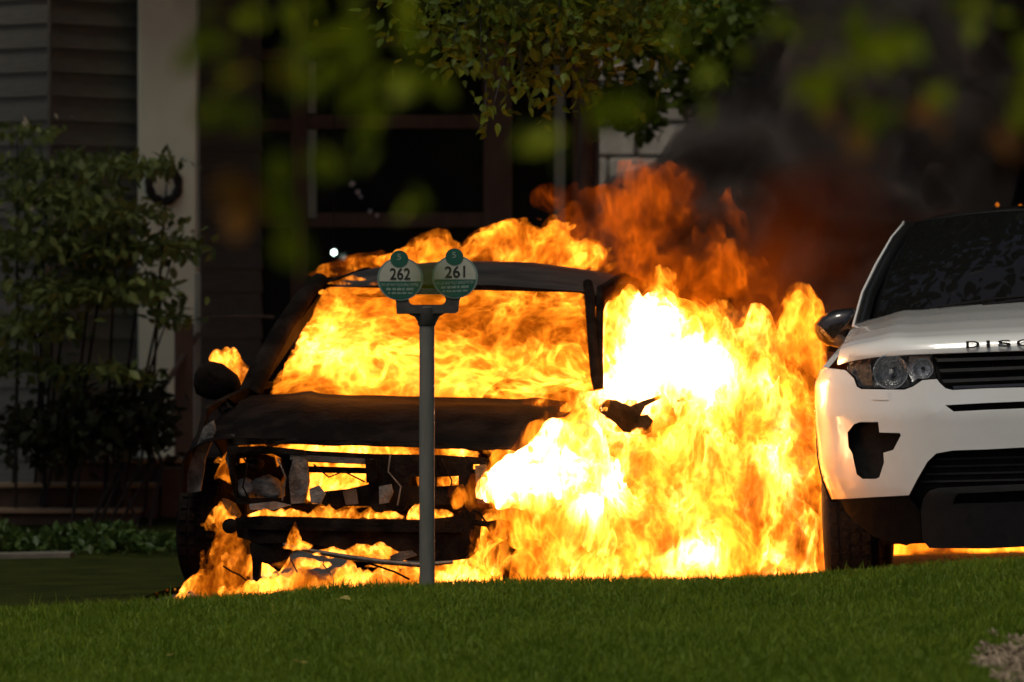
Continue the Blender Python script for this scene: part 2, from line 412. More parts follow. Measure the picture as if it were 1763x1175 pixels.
def blades(name, X, Y, Z, H, W, lean, mat, parent=None):
    n = len(X); az = rng.uniform(0, 2 * np.pi, n); la = rng.uniform(0, 2 * np.pi, n)
    dx, dy = np.cos(az) * W / 2, np.sin(az) * W / 2
    lx, ly = np.cos(la) * lean * H, np.sin(la) * lean * H
    V = np.empty((n, 5, 3), np.float32)
    V[:, 0] = np.stack([X - dx, Y - dy, Z], 1); V[:, 1] = np.stack([X + dx, Y + dy, Z], 1)
    V[:, 2] = np.stack([X - dx * .8 + lx * .35, Y - dy * .8 + ly * .35, Z + H * .55], 1); V[:, 3] = np.stack([X + dx * .8 + lx * .35, Y + dy * .8 + ly * .35, Z + H * .55], 1)
    V[:, 4] = np.stack([X + lx, Y + ly, Z + H * (1 - 0.25 * np.abs(lean))], 1)
    b = (np.arange(n) * 5)[:, None]
    F = np.concatenate([b + [0, 1, 3], b + [0, 3, 2], b + [2, 3, 4]])
    return from_np(name, V.reshape(-1, 3), F, mat, parent)
def mulch_mask(X, Y):
    return ((X - 1.82) / 0.32) ** 2 + ((Y - 17.9) / 1.15) ** 2 + 1.0 * (vnoise(X * 16, Y * 9, X * 0) - 0.5)
n = 300000
Y = rng.uniform(16.2, CREST + 0.03, n); X = rng.uniform(-1, 1, n) * (0.115 * Y + 0.45)
keep = (mulch_mask(X, Y) > 1.0) | (rng.random(n) < 0.03); X, Y = X[keep], Y[keep]; n = len(X)
cl = fbm(X * 3, Y * 2, X * 0 + 3, 3)
H = (0.028 + 0.03 * cl) * rng.uniform(0.6, 1.25, n); H *= np.where(mulch_mask(X, Y) < 1.6, 0.75, 1)
t_ = rng.random(n) < .03; H[t_] *= rng.uniform(1.2, 1.9, t_.sum())
tag(blades('grass', X, Y, lawn_z(X, Y) - 0.004, H, rng.uniform(.003, .0055, n), rng.uniform(0.1, 0.95, n), M['grass']), 'short mown green grass covering the sloping lawn in front', 'grass', kind='stuff')
# mulch patch
M['mulch'] = leaf_mat('wood_mulch', (0.05, 0.03, 0.018), (0.42, 0.33, 0.22), 0.0, 0.9, 12.0)
n = 3200
X = rng.uniform(1.35, 2.25, n * 3); Y = rng.uniform(16.6, 19.4, n * 3); k = mulch_mask(X, Y) < 1.08; X, Y = X[k][:n], Y[k][:n]; n = len(X)
bmV = []; bmF = []
for q in range(n):
    L_, W_, T_ = rng.uniform(.02, .085), rng.uniform(.005, .016), rng.uniform(.002, .005)
    Rm = np.array(Euler((rng.normal(0, .5), rng.normal(0, .45), rng.uniform(0, 6.3))).to_matrix())
    c = np.array([[sx_ * L_ / 2, sy_ * W_ / 2, sz_ * T_] for sz_ in (-1, 1) for sx_, sy_ in ((-1, -.6), (1, -.8), (1, 1), (-1, .7))]) @ Rm.T
    bmV.append(c + [X[q], Y[q], float(lawn_z(X[q], Y[q])) + rng.uniform(.0, .014)])
    bmF.append(np.array([[0, 3, 2, 1], [4, 5, 6, 7], [0, 1, 5, 4], [1, 2, 6, 5], [2, 3, 7, 6], [3, 0, 4, 7]]) + q * 8)
tag(from_np('mulch_chips', np.concatenate(bmV), np.concatenate(bmF), M['mulch']), 'patch of brown wood mulch chips showing in the lawn corner', 'mulch', kind='stuff')
# fallen leaves on the lawn
M['drygold'] = leaf_mat('yellow_fallen_leaf', (0.30, 0.24, 0.04), (0.42, 0.36, 0.10), 0.3, 0.6)
def leaf_bm(L_=1.0, W_=0.55, fold=0.12, droop=0.15):
    bm = bmesh.new()
    prof = [(0, 0.02), (0.12, 0.28), (0.32, 0.48), (0.55, 0.44), (0.78, 0.24), (1, 0.0)]
    mid = [bm.verts.new((0, a * L_, -droop * a * a * L_)) for a, b_ in prof]
    for s in (-1, 1):
        ed = [bm.verts.new((s * b_ * W_ * L_, a * L_, -droop * a * a * L_ + fold * b_ * L_)) if 0 < i < 5 else mid[i] for i, (a, b_) in enumerate(prof)]
        for i in range(5):
            f = [mid[i], mid[i + 1], ed[i + 1], ed[i]]; f = list(dict.fromkeys(f))
            if len(f) > 2: bm.faces.new(f if s > 0 else f[::-1])
    return bm
spots = [((580, 1037), 21.2, .075, 'pale yellow fallen leaf on the grass just left of the meter post'), ((522, 1137), 18.9, .07, 'curled yellow fallen leaf low on the lawn under the burning car'), ((295, 1092), 19.6, .05, 'tiny tan fallen leaf on the dim grass at the left')]
for (u, v), d, s, lab in spots:
    p = P(u, v, d)
    o = from_bm('fallen_leaf', leaf_bm(s, .7, .2, .3), M['drygold'], smooth=180)
    o.location = (p.x, p.y, float(lawn_z(p.x, p.y)) + .03); o.rotation_euler = (R(18), R(12), rng.uniform(0, 6))
    tag(o, lab, 'leaf', 'fallen leaves on the lawn')
# ------------------------------------------------------------------ house with dark porch windows
M['siding'] = surf('brown_grey_siding', (0.125, 0.118, 0.09), (0.165, 0.155, 0.12), 0.75, 5.0, bump=0.15, bscale=30, stretch=(1, 1, 8))
M['cream'] = surf('cream_paint', (0.76, 0.81, 0.60), (0.82, 0.87, 0.66), 0.6, 3.0, bump=0.05)
M['brownwood'] = surf('dark_brown_wood', (0.09, 0.062, 0.042), (0.15, 0.105, 0.07), 0.6, 6.0, stretch=(1, 1, .3))
M['palegreen'] = surf('pale_green_trim', (0.30, 0.38, 0.31), (0.38, 0.46, 0.38), 0.6, 4.0)
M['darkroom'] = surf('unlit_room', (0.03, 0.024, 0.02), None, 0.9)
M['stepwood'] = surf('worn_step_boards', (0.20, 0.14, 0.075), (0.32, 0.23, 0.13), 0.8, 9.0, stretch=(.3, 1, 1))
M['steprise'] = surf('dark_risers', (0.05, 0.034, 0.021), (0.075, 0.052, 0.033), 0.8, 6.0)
def glass_mat(name, tint=(0.02, 0.02, 0.02)):
    m, nt, b = mat_new(name); b.inputs['Base Color'].default_value = (*tint, 1); b.inputs['Roughness'].default_value = 0.05
    b.inputs['Specular IOR Level'].default_value = 0.4; b.inputs['Alpha'].default_value = 0.75
    return m
M['pane'] = glass_mat('dark_window_glass')
house = tag(empty('house', P(85, 1000, 35.5)), 'dark brown sided house with a shaded porch and tall windows', 'house')
HO = house.location.copy()
def hb(name, a, b, mat, parent=house, bevel=0.004):
    """box between two world points, stored in the house's own coordinates"""
    a = Vector(a) - HO; b = Vector(b) - HO
    return box(name, [min(a[k], b[k]) for k in range(3)], [max(a[k], b[k]) for k in range(3)], mat, parent, bevel)
# clapboards of the two walls that meet in the near corner
cx, cy_ = P(85, 0, 35.5).x, 35.5
def boards(dirx, diry, length, n0):
    d = Vector((dirx, diry, 0)).normalized(); nrm = Vector((d.y, -d.x, 0))
    if nrm.y > 0: nrm = -nrm
    bm = bmesh.new(); h = 0.158
    prof = [(0.0, 0.022), (h - 0.008, 0.004), (h - 0.008, -0.02), (0.0, -0.02)]
    r = [[bm.verts.new(d * s + nrm * q + Vector((0, 0, z))) for z, q in prof] for s in (0.0, length)]
    for k in range(4): bm.faces.new((r[0][k], r[0][(k + 1) % 4], r[1][(k + 1) % 4], r[1][k]))
    bm.faces.new(r[0]); bm.faces.new(r[1][::-1])
    src = from_bm('siding_board', bm, M['siding'], house); src.location = Vector((cx, cy_, -0.05)) - HO
    for k in range(1, n0):
        share('siding_board', src, house, src.location + Vector((0, 0, 0.1515 * k)))
boards(0.66, 0.75, 1.9, 34); boards(-0.80, 0.60, 4.2, 34)
hb('corner_board', (cx - 0.012, cy_ - 0.028, -.05), (cx + 0.012, cy_ - 0.005, 5.1), M['siding'])
hb('column', (P(237, 0, 35.6).x, 35.6, -0.1), (P(339, 0, 35.6).x, 35.95, 5.2), M['cream'], bevel=0.012)
WD = 37.2          # plane of the porch windows
def wx(u): return P(u, 0, WD).x
def wz(v): return P(0, v, WD).z
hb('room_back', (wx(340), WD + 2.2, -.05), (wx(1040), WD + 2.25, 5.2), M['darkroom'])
hb('porch_ceiling', (wx(200), 35.2, 3.9), (wx(1060), WD + 2.2, 4.0), M['brownwood'])
for u0, u1 in ((340, 352), (500, 530), (832, 882), (985, 1032)):
    hb('window_post', (wx(u0), WD - .06, -.05), (wx(u1), WD + .08, 3.9), M['brownwood'])
for v0, v1, u0, u1 in ((84, 104, 352, 500), (205, 226, 352, 500), (198, 222, 530, 832), (366, 392, 530, 832), (366, 392, 352, 500), (60, 80, 530, 832), (395, 405, 882, 985)):
    hb('transom', (wx(u0), WD - .04, wz(v1)), (wx(u1), WD + .06, wz(v0)), M['brownwood'])
for u0, u1, v0, v1 in ((357, 373, 106, 204), (530, 545, 106, 196), (530, 546, 224, 376), (954, 973, 60, 394)):
    hb('trim_strip', (wx(u0), WD - .075, wz(v1)), (wx(u1), WD - .043, wz(v0)), M['palegreen'])
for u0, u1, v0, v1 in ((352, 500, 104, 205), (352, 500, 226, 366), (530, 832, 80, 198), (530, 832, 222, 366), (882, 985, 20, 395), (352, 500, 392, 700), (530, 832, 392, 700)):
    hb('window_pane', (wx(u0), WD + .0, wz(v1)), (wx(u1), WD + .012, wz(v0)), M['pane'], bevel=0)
hb('sill_wall', (wx(352), WD - .02, -.05), (wx(832), WD + .05, wz(702)), M['brownwood'])
hb('door', (wx(884), WD + .02, -.02), (wx(983), WD + .07, wz(400)), M['brownwood'])
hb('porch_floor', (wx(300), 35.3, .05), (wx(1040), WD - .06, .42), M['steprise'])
# ring wreath on the column
M['wreath'] = surf('dark_twig_wreath', (0.012, 0.010, 0.008), (0.05, 0.04, 0.028), 0.8, 60.0, bump=1.0, bscale=150)
p = P(282, 318, 35.55)
bm = bmesh.new()
rg = []
for a in range(48):
    q = 2 * math.pi * a / 48; cR = .098; ring = []
    for b_ in range(10):
        w_ = 2 * math.pi * b_ / 10; rr = .027 + .004 * math.sin(9 * q + 2 * w_)
        ring.append(bm.verts.new(((cR + rr * math.cos(w_)) * math.cos(q), rr * math.sin(w_) * .9, (cR + rr * math.cos(w_)) * math.sin(q) * 1.08)))
    rg.append(ring)
for a in range(48):
    for b_ in range(10): bm.faces.new((rg[a][b_], rg[(a + 1) % 48][b_], rg[(a + 1) % 48][(b_ + 1) % 10], rg[a][(b_ + 1) % 10]))
o = from_bm('wreath', bm, M['wreath'], smooth=180); o.location = p; o.rotation_euler = (0, 0, R(24))
tag(o, 'round dark twig wreath hanging on the cream porch column', 'wreath')
# porch steps
st = tag(empty('porch_steps', P(150, 900, 33.4)), 'three worn brown wooden steps below the house siding', 'steps'); SO = st.location.copy()
def sb(name, u0, u1, v0, v1, d0, d1, mat):
    a = P(u0, v1, d0); b = P(u1, v0, d0)
    return box(name, (a.x - SO.x, d0 - SO.y, a.z - SO.z), (b.x - SO.x, d1 - SO.y, b.z - SO.z), mat, st, 0.006)
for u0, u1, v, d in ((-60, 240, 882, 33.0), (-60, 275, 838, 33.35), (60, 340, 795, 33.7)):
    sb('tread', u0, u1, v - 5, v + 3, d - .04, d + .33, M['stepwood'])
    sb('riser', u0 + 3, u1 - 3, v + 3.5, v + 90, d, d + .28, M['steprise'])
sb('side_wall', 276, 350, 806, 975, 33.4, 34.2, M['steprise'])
# railing beside the steps
rl = tag(empty('porch_railing', P(318, 900, 34.6)), 'dark square post with thin handrails beside the cream column', 'railing'); RO = rl.location.copy()
a, b = P(301, 760, 34.6), P(333, 556, 34.6)
box('post', (a.x - RO.x, -.06, a.z - RO.z - .4), (b.x - RO.x, .06, b.z - RO.z), M['brownwood'], rl, .006)
tube('handrail', [P(272, 680, 34.4) - RO, P(334, 588, 34.6) - RO, P(352, 560, 34.9) - RO], .018, M['brownwood'], rl, 8)
tube('handrail', [P(338, 549, 34.7) - RO, P(410, 545, 34.7) - RO, P(472, 546, 34.7) - RO], .008, M['brownwood'], rl, 8)
a, b = P(335, 760, 34.75), P(345, 470, 34.75)
box('post', (a.x - RO.x, .12, a.z - RO.z - .3), (b.x - RO.x, .2, b.z - RO.z), M['palegreen'], rl, .004)
# lit lamp on the porch
M['lampglow'], nt, b = mat_new('lamp_glow'); b.inputs['Emission Color'].default_value = (0.75, 1, 0.85, 1); b.inputs['Emission Strength'].default_value = 9
M['iron'] = surf('black_iron', (0.02, 0.02, 0.02), None, 0.5, metal=0.6)
p = P(575, 435, 36.2); lp = tag(empty('porch_lamp', p), 'small glowing white lamp hanging in the dark porch', 'lamp')
bm = bmesh.new(); bmesh.ops.create_uvsphere(bm, u_segments=16, v_segments=10, radius=.018); from_bm('bulb', bm, M['lampglow'], lp, smooth=180)
from_bm('cap', lathe_bm([(.004, .07), (.012, .06), (.022, .03), (.026, .018)], 16, 'Z'), M['iron'], lp, smooth=40)
tube('cord', [(0, 0, .065), (0, 0, 3.9 - p.z)], .004, M['iron'], lp, 6)
# pale beads and thread put in for glints reflected in the window
M['glint_bead'] = surf('pale_glint_bead', (0.75, 0.72, 0.75), None, 0.2)
p = P(606, 318, 36.9); bd = tag(empty('glint_beads', p), 'pale beads put in for glints reflected in the porch window', 'glints')
prev = None
for u, v, r in ((606, 317, .022), (616, 331, .019), (621, 339, .014), (637, 364, .016), (649, 371, .014)):
    bm = bmesh.new(); bmesh.ops.create_icosphere(bm, subdivisions=2, radius=r); bmesh.ops.translate(bm, verts=bm.verts[:], vec=P(u, v, 36.9) - p); from_bm('glint_bead', bm, M['glint_bead'], bd, smooth=180)
tube('glint_thread', [Vector((0, 0, 3.9 - p.z)), (0, 0, 0), P(616, 331, 36.9) - p, P(637, 364, 36.9) - p, P(649, 371, 36.9) - p], .003, M['iron'], bd, 5)
# ------------------------------------------------------------------ neighbouring house, pale, behind the smoke
M['stone'] = surf('pale_stone', (0.22, 0.20, 0.165), (0.36, 0.33, 0.28), 0.9, 4.0, bump=0.3, bscale=25)
nh = tag(empty('neighbour_house', P(1150, 1000, 43)), 'pale stone house wall half hidden behind leaves and smoke', 'house'); NO = nh.location.copy()
rs = random.Random(4); z = -.05; row = 0
x0, x1 = P(1015, 0, 43).x, P(1800, 0, 43).x
box('wall_core', (x0 - NO.x, .06, -.3 - NO.z + 0), (x1 - NO.x, .3, 6 - NO.z), surf('mortar', (0.2, 0.18, 0.15), None, 0.95), nh, 0)
while z < 4.6:
    h = .26; x = x0 + rs.uniform(-.3, 0)
    while x < x1:
        wdt = rs.uniform(.35, .7)
        s = box('stone', (x - NO.x, rs.uniform(-.03, 0), z - NO.z), (min(x + wdt, x1) - .02 - NO.x, .08, z + h - .02 - NO.z), M['stone'], nh, .012)
        x += wdt
    z += h
# ------------------------------------------------------------------ trees and shrubs
M['bark'] = surf('bark', (0.035, 0.026, 0.018), (0.075, 0.058, 0.042), 0.9, 14.0, bump=0.9, bscale=40, stretch=(1, 1, .25))
M['darkbark'] = surf('dark_stems', (0.010, 0.008, 0.006), (0.02, 0.016, 0.012), 0.9, 14.0)
M['leaf_mid'] = leaf_mat('green_leaves', (0.035, 0.07, 0.004), (0.12, 0.165, 0.014), 0.4, 0.5, 2.0)
M['leaf_dark'] = leaf_mat('dark_leaves', (0.02, 0.045, 0.008), (0.06, 0.10, 0.02), 0.3, 0.45, 1.5)
M['leaf_near'] = leaf_mat('near_leaves', (0.13, 0.18, 0.003), (0.34, 0.38, 0.009), 0.5, 0.45, 1.5)
M['leaf_red'] = leaf_mat('turning_leaves', (0.20, 0.06, 0.01), (0.30, 0.14, 0.02), 0.5, 0.45, 2.0)
M['leaf_gold'] = leaf_mat('gold_leaves', (0.30, 0.22, 0.01), (0.36, 0.28, 0.02), 0.5, 0.45, 2.0)
M['leaf_shrub'] = leaf_mat('shrub_leaves', (0.045, 0.075, 0.012), (0.26, 0.30, 0.09), 0.35, 0.4, 5.0)
def leaf_cloud(name, C, size, mat, parent=None, droop=0.5, jitter=0.35, norm_up=0.6):
    """many leaf-shaped faces (6 vertices, folded along the rib) at points C"""
    n = len(C); s = size * rng.uniform(1 - jitter, 1 + jitter, n)
    d = rng.normal(size=(n, 3)); d[:, 2] -= droop; d /= np.linalg.norm(d, axis=1)[:, None]
    up = rng.normal(size=(n, 3)) * (1 - norm_up); up[:, 2] += norm_up
    sd_ = np.cross(d, up); sd_ /= np.linalg.norm(sd_, axis=1)[:, None] + 1e-9; nn = np.cross(sd_, d)
    V = np.empty((n, 6, 3), np.float32); S = s[:, None]
    V[:, 0] = C; V[:, 1] = C + d * S * .38 + sd_ * S * .27 + nn * S * .06; V[:, 2] = C + d * S * .75 + sd_ * S * .18 + nn * S * .03
    V[:, 3] = C + d * S; V[:, 4] = C + d * S * .75 - sd_ * S * .18 + nn * S * .03; V[:, 5] = C + d * S * .38 - sd_ * S * .27 + nn * S * .06
    b = (np.arange(n) * 6)[:, None]
    F = np.concatenate([b + [0, 1, 2, 3], b + [0, 3, 4, 5]])
    return from_np(name, V.reshape(-1, 3), F, mat, parent)
def clumps(center, rad, n_clump, per, csize, shell=0.5):
    """leaf points gathered in clumps inside an ellipsoid"""
    q = rng.normal(size=(n_clump, 3)); q /= np.linalg.norm(q, axis=1)[:, None]
    q *= (shell + (1 - shell) * rng.random((n_clump, 1))) * rng.uniform(.75, 1.1, (n_clump, 1))
    cc = np.asarray(center) + q * np.asarray(rad)
    k = np.repeat(cc, per, 0)
    return k + rng.normal(size=k.shape) * csize * np.array([1, 1, .6]), cc
def limbs(base, tips, r0, r1, mat, parent, name='branch', n=7):
    for t in tips:
        b = Vector(base); t = Vector(t); m1 = b.lerp(t, .4) + Vector((rng.normal() * .06, rng.normal() * .06, .12)) * (t - b).length
        m2 = b.lerp(t, .75) + Vector((rng.normal() * .05, rng.normal() * .05, .08)) * (t - b).length
        tube(name, [b, m1, m2, t], [r0, r0 * .7, r0 * .4 + r1 * .3, r1], mat, parent, n)
# --- the tall yard tree whose crown shades the street and the house
tr = tag(empty('yard_tree', (5.6, 32.5, 0.2)), 'tall yard tree with a wide leafy crown shading the street', 'tree')
T0 = np.array(tr.location)
tube('trunk', [(0, 0, -.3), (.05, 0, 1.5), (-.1, .1, 3.2), (-.3, .1, 4.6)], [.3, .24, .2, .17], M['bark'], tr, 14)
pts = []; ccs = []
for c, r, k in (((1.5, 31.5, 6.0), (4.6, 4.2, 1.5), 300), ((-4.5, 32.5, 6.6), (4.2, 3.4, 1.3), 90), ((6.0, 30.8, 6.0), (3.8, 4.0, 1.9), 480)):
    p_, c_ = clumps(c, r, k, 42, .42, .25); pts.append(p_); ccs.append(c_)
pts = np.concatenate(pts); ccs = np.concatenate(ccs)
limbs((-.3, .1, 4.5), [tuple(c - T0) for c in ccs[::60]], .13, .02, M['bark'], tr)
leaf_cloud('crown', pts - T0, .26, M['leaf_dark'], tr)
# --- the tree by the porch with a low spray of leaves hanging into view
tr = tag(empty('porch_tree', (P(1012, 1000, 32).x, 32.0, .1)), 'slim tree before the porch with a leafy spray hanging into view', 'tree')
T0 = np.array(tr.location)
tube('trunk', [(0, 0, -.2), (.01, 0, .9), (-.01, 0, 1.9), (.02, 0, 3.0), (-.1, -.6, 3.9)], [.07, .055, .05, .047, .04], M['bark'], tr, 12)
sprays = [((800, 60), 27.0, 60, 55), ((870, 40), 27.2, 90, 45), ((960, 40), 27.0, 70, 45), ((1040, 20), 27.4, 50, 30), ((830, 130), 26.9, 40, 45), ((870, 110), 27.0, 50, 40), ((850, 190), 26.8, 32, 30), ((905, 160), 27.0, 38, 40), ((930, 130), 27.1, 45, 35), ((990, 120), 27.3, 45, 40), ((835, 218), 26.8, 14, 14), ((780, 95), 26.9, 25, 30), ((1075, 8), 27.4, 40, 15)]
proto = from_bm('leaf', leaf_bm(.058, .5, .2, .25), M['leaf_mid'], tr, smooth=180); first = True
tips = []; cnt = 0
for (u, v), d, ru, rv in sprays:
    tips.append(P(u, v - 10, d))
    for k in range(int(5 + ru * rv / 110)):
        q = P(u + rng.normal() * ru * .55, v + rng.normal() * rv * .55, d + rng.normal() * .25) - Vector(T0)
        rot = (rng.normal() * .6 - .9, rng.normal() * .6, rng.uniform(0, 6.28)); s = rng.uniform(.75, 1.35)
        if cnt == 0: proto.location = q; proto.rotation_euler = rot; o = proto
        elif cnt < 290: o = share('leaf', proto, tr, q, rot, (s, s, s))
        cnt += 1
limbs((-.1, -.6, 3.85), [Vector(t) - Vector(T0) for t in tips], .02, .003, M['darkbark'], tr, 'twig', 6)
cc = np.concatenate([rng.normal(size=(420, 3)) * [.22, .2, .14] + np.array(P(u, v, d + .2)) for (u, v), d, ru, rv in sprays[:4] + sprays[9:10] + sprays[12:]])
up_, _ = clumps((.4, 28.6, 4.4), (2.4, 1.6, .8), 60, 40, .22, .2)
tag(leaf_cloud('crown', np.concatenate([cc + [0, 0, .1], up_]) - T0, .065, M['leaf_mid'], tr), kind='stuff')
# --- paler tree standing before the neighbouring house
tr = tag(empty('small_tree', (P(1205, 1000, 38).x, 38, .1)), 'thin green tree with sparse leaves before the pale stone wall', 'tree'); T0 = np.array(tr.location)
tube('trunk', [(0, 0, -.2), (.03, 0, 1.6), (0, 0, 2.8), (.1, 0, 3.8)], [.06, .05, .04, .03], M['bark'], tr, 10)
p_ = []
for (u, v), ru, rv, n_ in (((1090, 60), 60, 50, 260), ((1160, 20), 80, 30, 260), ((1230, 50), 80, 60, 500), ((1230, 150), 60, 25, 300), ((1080, 170), 50, 30, 260), ((1290, 110), 70, 60, 500), ((1100, 205), 30, 25, 60), ((1350, 60), 80, 80, 600), ((1450, 90), 80, 70, 500)):
    p_.append(np.array([P(u + rng.normal() * ru * .6, v + rng.normal() * rv * .6, 37.6 + rng.normal() * .5) for _ in range(n_)]))
limbs((0, 0, 2.6), [tuple(q.mean(0) - T0) for q in p_], .022, .004, M['bark'], tr)
leaf_cloud('crown', np.concatenate(p_) - T0, .13, M['leaf_mid'], tr)
# --- dogwood shrub at the left of the porch
sh = tag(empty('dogwood_shrub', (P(60, 1000, 33.0).x, 33.0, 0)), 'spreading leafy shrub with pale flower bracts before the siding', 'shrub'); T0 = np.array(sh.location)
lay = [((30, 225), 55, 18, 60), ((110, 285), 120, 28, 260), ((210, 285), 70, 20, 140), ((290, 278), 30, 8, 26), ((80, 330), 110, 40, 320), ((170, 370), 110, 40, 380), ((60, 420), 100, 50, 420), ((200, 430), 110, 45, 420), ((300, 425), 50, 18, 80), ((120, 500), 120, 45, 420), ((240, 500), 60, 30, 200), ((290, 545), 40, 12, 50), ((60, 560), 80, 40, 260), ((30, 620), 60, 30, 120), ((110, 640), 50, 22, 90), ((200, 640), 60, 14, 80), ((125, 676), 26, 12, 30), ((250, 656), 30, 9, 30)]
p_ = []; tips = []
for (u, v), ru, rv, n_ in lay:
    d = 33 + rng.normal() * .25
    p_.append(np.array([P(u + rng.normal() * ru * .55, v + rng.normal() * rv * .30, d + rng.normal() * .35) for _ in range(int(n_ * 1.5))])); tips.append(P(u, v, d) - Vector(T0))
for t in tips:
    s = .5 if t.x < 1 else .3
    b_ = Vector((t.x * .55 + rng.normal() * .12, .25 + rng.normal() * .1, -.05)); tube('stem', [b_, b_.lerp(t, .45) + Vector((0, .08, .1)), b_.lerp(t, .8) + Vector((0, 0, .06)), t], [.010, .009, .007, .003], M['darkbark'], sh, 7)
leaf_cloud('crown', np.concatenate(p_) - T0, .075, M['leaf_shrub'], sh, droop=.3, norm_up=.75)
M['bract'] = leaf_mat('pale_bracts', (0.35, 0.30, 0.20), (0.52, 0.44, 0.32), 0.3, 0.5, 4.0)
p_ = np.array([P(u + rng.normal() * 40, v + rng.normal() * 12, 32.7 + rng.normal() * .2) for (u, v) in ((60, 205), (130, 290), (215, 270), (170, 350), (60, 375), (220, 385), (90, 455), (300, 410), (30, 350), (230, 480)) for _ in range(5)])
tag(leaf_cloud('flower_bracts', p_ - T0, .055, M['bract'], sh, droop=0, norm_up=.85), kind='stuff')
# --- dark low shrub filling the space under the dogwood
ds = tag(empty('low_shrub', (P(190, 1000, 33.0).x, 32.75, .05)), 'dark low shrub under the dogwood at the top of the steps', 'shrub'); T0 = np.array(ds.location)
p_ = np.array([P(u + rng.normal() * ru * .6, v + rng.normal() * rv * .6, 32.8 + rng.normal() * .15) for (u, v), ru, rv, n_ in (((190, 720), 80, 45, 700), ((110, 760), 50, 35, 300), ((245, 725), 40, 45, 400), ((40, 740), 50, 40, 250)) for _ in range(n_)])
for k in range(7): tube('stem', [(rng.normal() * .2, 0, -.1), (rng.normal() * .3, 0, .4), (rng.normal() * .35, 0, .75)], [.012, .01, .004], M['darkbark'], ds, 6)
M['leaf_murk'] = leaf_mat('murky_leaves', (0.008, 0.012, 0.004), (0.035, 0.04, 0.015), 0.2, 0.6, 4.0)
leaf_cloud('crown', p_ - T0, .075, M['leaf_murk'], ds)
# --- ground cover along the yard edge
n = 6500; U = rng.uniform(-40, 330, n); Dd = rng.normal(31.6, .4, n); Vv = 970 - 62 * rng.random(n) ** .7 * (.45 + .55 * fbm(U * .02, U * 0, U * 0 + 2, 2) * 1.4)
p_ = np.array([P(u, v, d) for u, v, d in zip(U, Vv, Dd)]); p_[:, 2] = np.maximum(p_[:, 2], .02)
tag(leaf_cloud('ground_cover', p_, .055, M['leaf_dark'], None, droop=-.2, norm_up=.6), 'low leafy ground cover along the foot of the porch steps', 'plants', kind='stuff')
# --- bushes closing the view behind the smoke
for k, (u, v, d, rx_, rz_, lab) in enumerate(((1420, 330, 46, 2.2, 2.4, 'dark bush behind the smoke, the one nearer the burning car'), (1700, 300, 47, 2.4, 2.6, 'dark bush behind the smoke, above the white car roof'))):
    bs = tag(empty('dark_bush', (P(u, 0, d).x, d, .1)), lab, 'bush', 'dark bushes behind the smoke'); T0 = np.array(bs.location)
    tube('trunk', [(0, 0, -.2), (.05, 0, 1.0), (0, .1, 2.4)], [.1, .08, .05], M['bark'], bs, 9)
    p_, c_ = clumps((T0[0], d, 2.3), (rx_, 1.0, rz_), 150, 45, .22, .3)
    leaf_cloud('crown', p_ - T0, .16, M['leaf_dark'], bs)
# --- the near tree: its low twigs hang close in front of the lens, far out of focus
nt_ = tag(empty('near_tree', (-3.4, 6.5, float(lawn_z(-3.4, 6.5)) - .05)), 'near tree whose blurred green and rusty leaves hang across the top', 'tree'); T0 = Vector(nt_.location)
tube('trunk', [(0, 0, -.2), (.05, .1, 1.2), (.1, .1, 2.2), (.5, -.1, 3.2)], [.17, .14, .12, .1], M['bark'], nt_, 14)
nl = {k: from_bm('leaf', leaf_bm(.046, .66, .15, .2), M[k], nt_, smooth=180) for k in ('leaf_near', 'leaf_red', 'leaf_gold')}
used = set()
tw = [ # pixel, depth, spread, number, material
    ((395, 60), 5.6, (40, 40), 4, 'leaf_near'), ((450, 40), 6.2, (50, 40), 4, 'leaf_near'), ((520, 90), 5.2, (30, 40), 4, 'leaf_near'), ((560, 150), 6.5, (50, 40), 5, 'leaf_near'), ((640, 60), 5.4, (50, 50), 6, 'leaf_near'), ((660, 140), 5.8, (40, 60), 8, 'leaf_near'), ((600, 20), 6.4, (120, 25), 7, 'leaf_near'),
    ((400, 180), 5.0, (12, 12), 1, 'leaf_near'), ((465, 130), 5.0, (14, 6), 1, 'leaf_gold'), ((510, 270), 5.2, (16, 8), 1, 'leaf_near'), ((415, 330), 5.2, (16, 20), 2, 'leaf_red'), ((400, 370), 5.4, (12, 20), 1, 'leaf_red'), ((470, 345), 5.1, (10, 14), 1, 'leaf_near'), ((480, 405), 5.0, (10, 10), 1, 'leaf_near'), ((640, 230), 5.6, (25, 20), 3, 'leaf_near'), ((715, 360), 6.0, (10, 10), 1, 'leaf_near'), ((735, 470), 5.0, (12, 12), 1, 'leaf_near'),
    ((915, 235), 5.4, (8, 10), 1, 'leaf_near'), ((975, 235), 5.6, (10, 10), 1, 'leaf_near'), ((1060, 180), 5.6, (40, 12), 3, 'leaf_near'), ((1150, 90), 6.6, (60, 50), 5, 'leaf_near'),
    ((1330, 60), 6.0, (90, 50), 6, 'leaf_near'), ((1450, 40), 5.6, (60, 40), 5, 'leaf_near'), ((1540, 60), 5.4, (40, 50), 4, 'leaf_near'), ((1400, 140), 5.8, (50, 20), 5, 'leaf_near'), ((1520, 195), 5.2, (30, 25), 2, 'leaf_near'), ((1600, 165), 5.4, (30, 14), 2, 'leaf_near'), ((1600, 185), 5.6, (16, 10), 1, 'leaf_red'), ((1440, 205), 5.4, (14, 14), 1, 'leaf_red'), ((1730, 225), 5.2, (20, 20), 2, 'leaf_red'), ((1745, 170), 5.3, (20, 20), 2, 'leaf_near'), ((1750, 60), 5.8, (30, 40), 4, 'leaf_near'), ((1660, 20), 6.2, (60, 20), 4, 'leaf_near')]
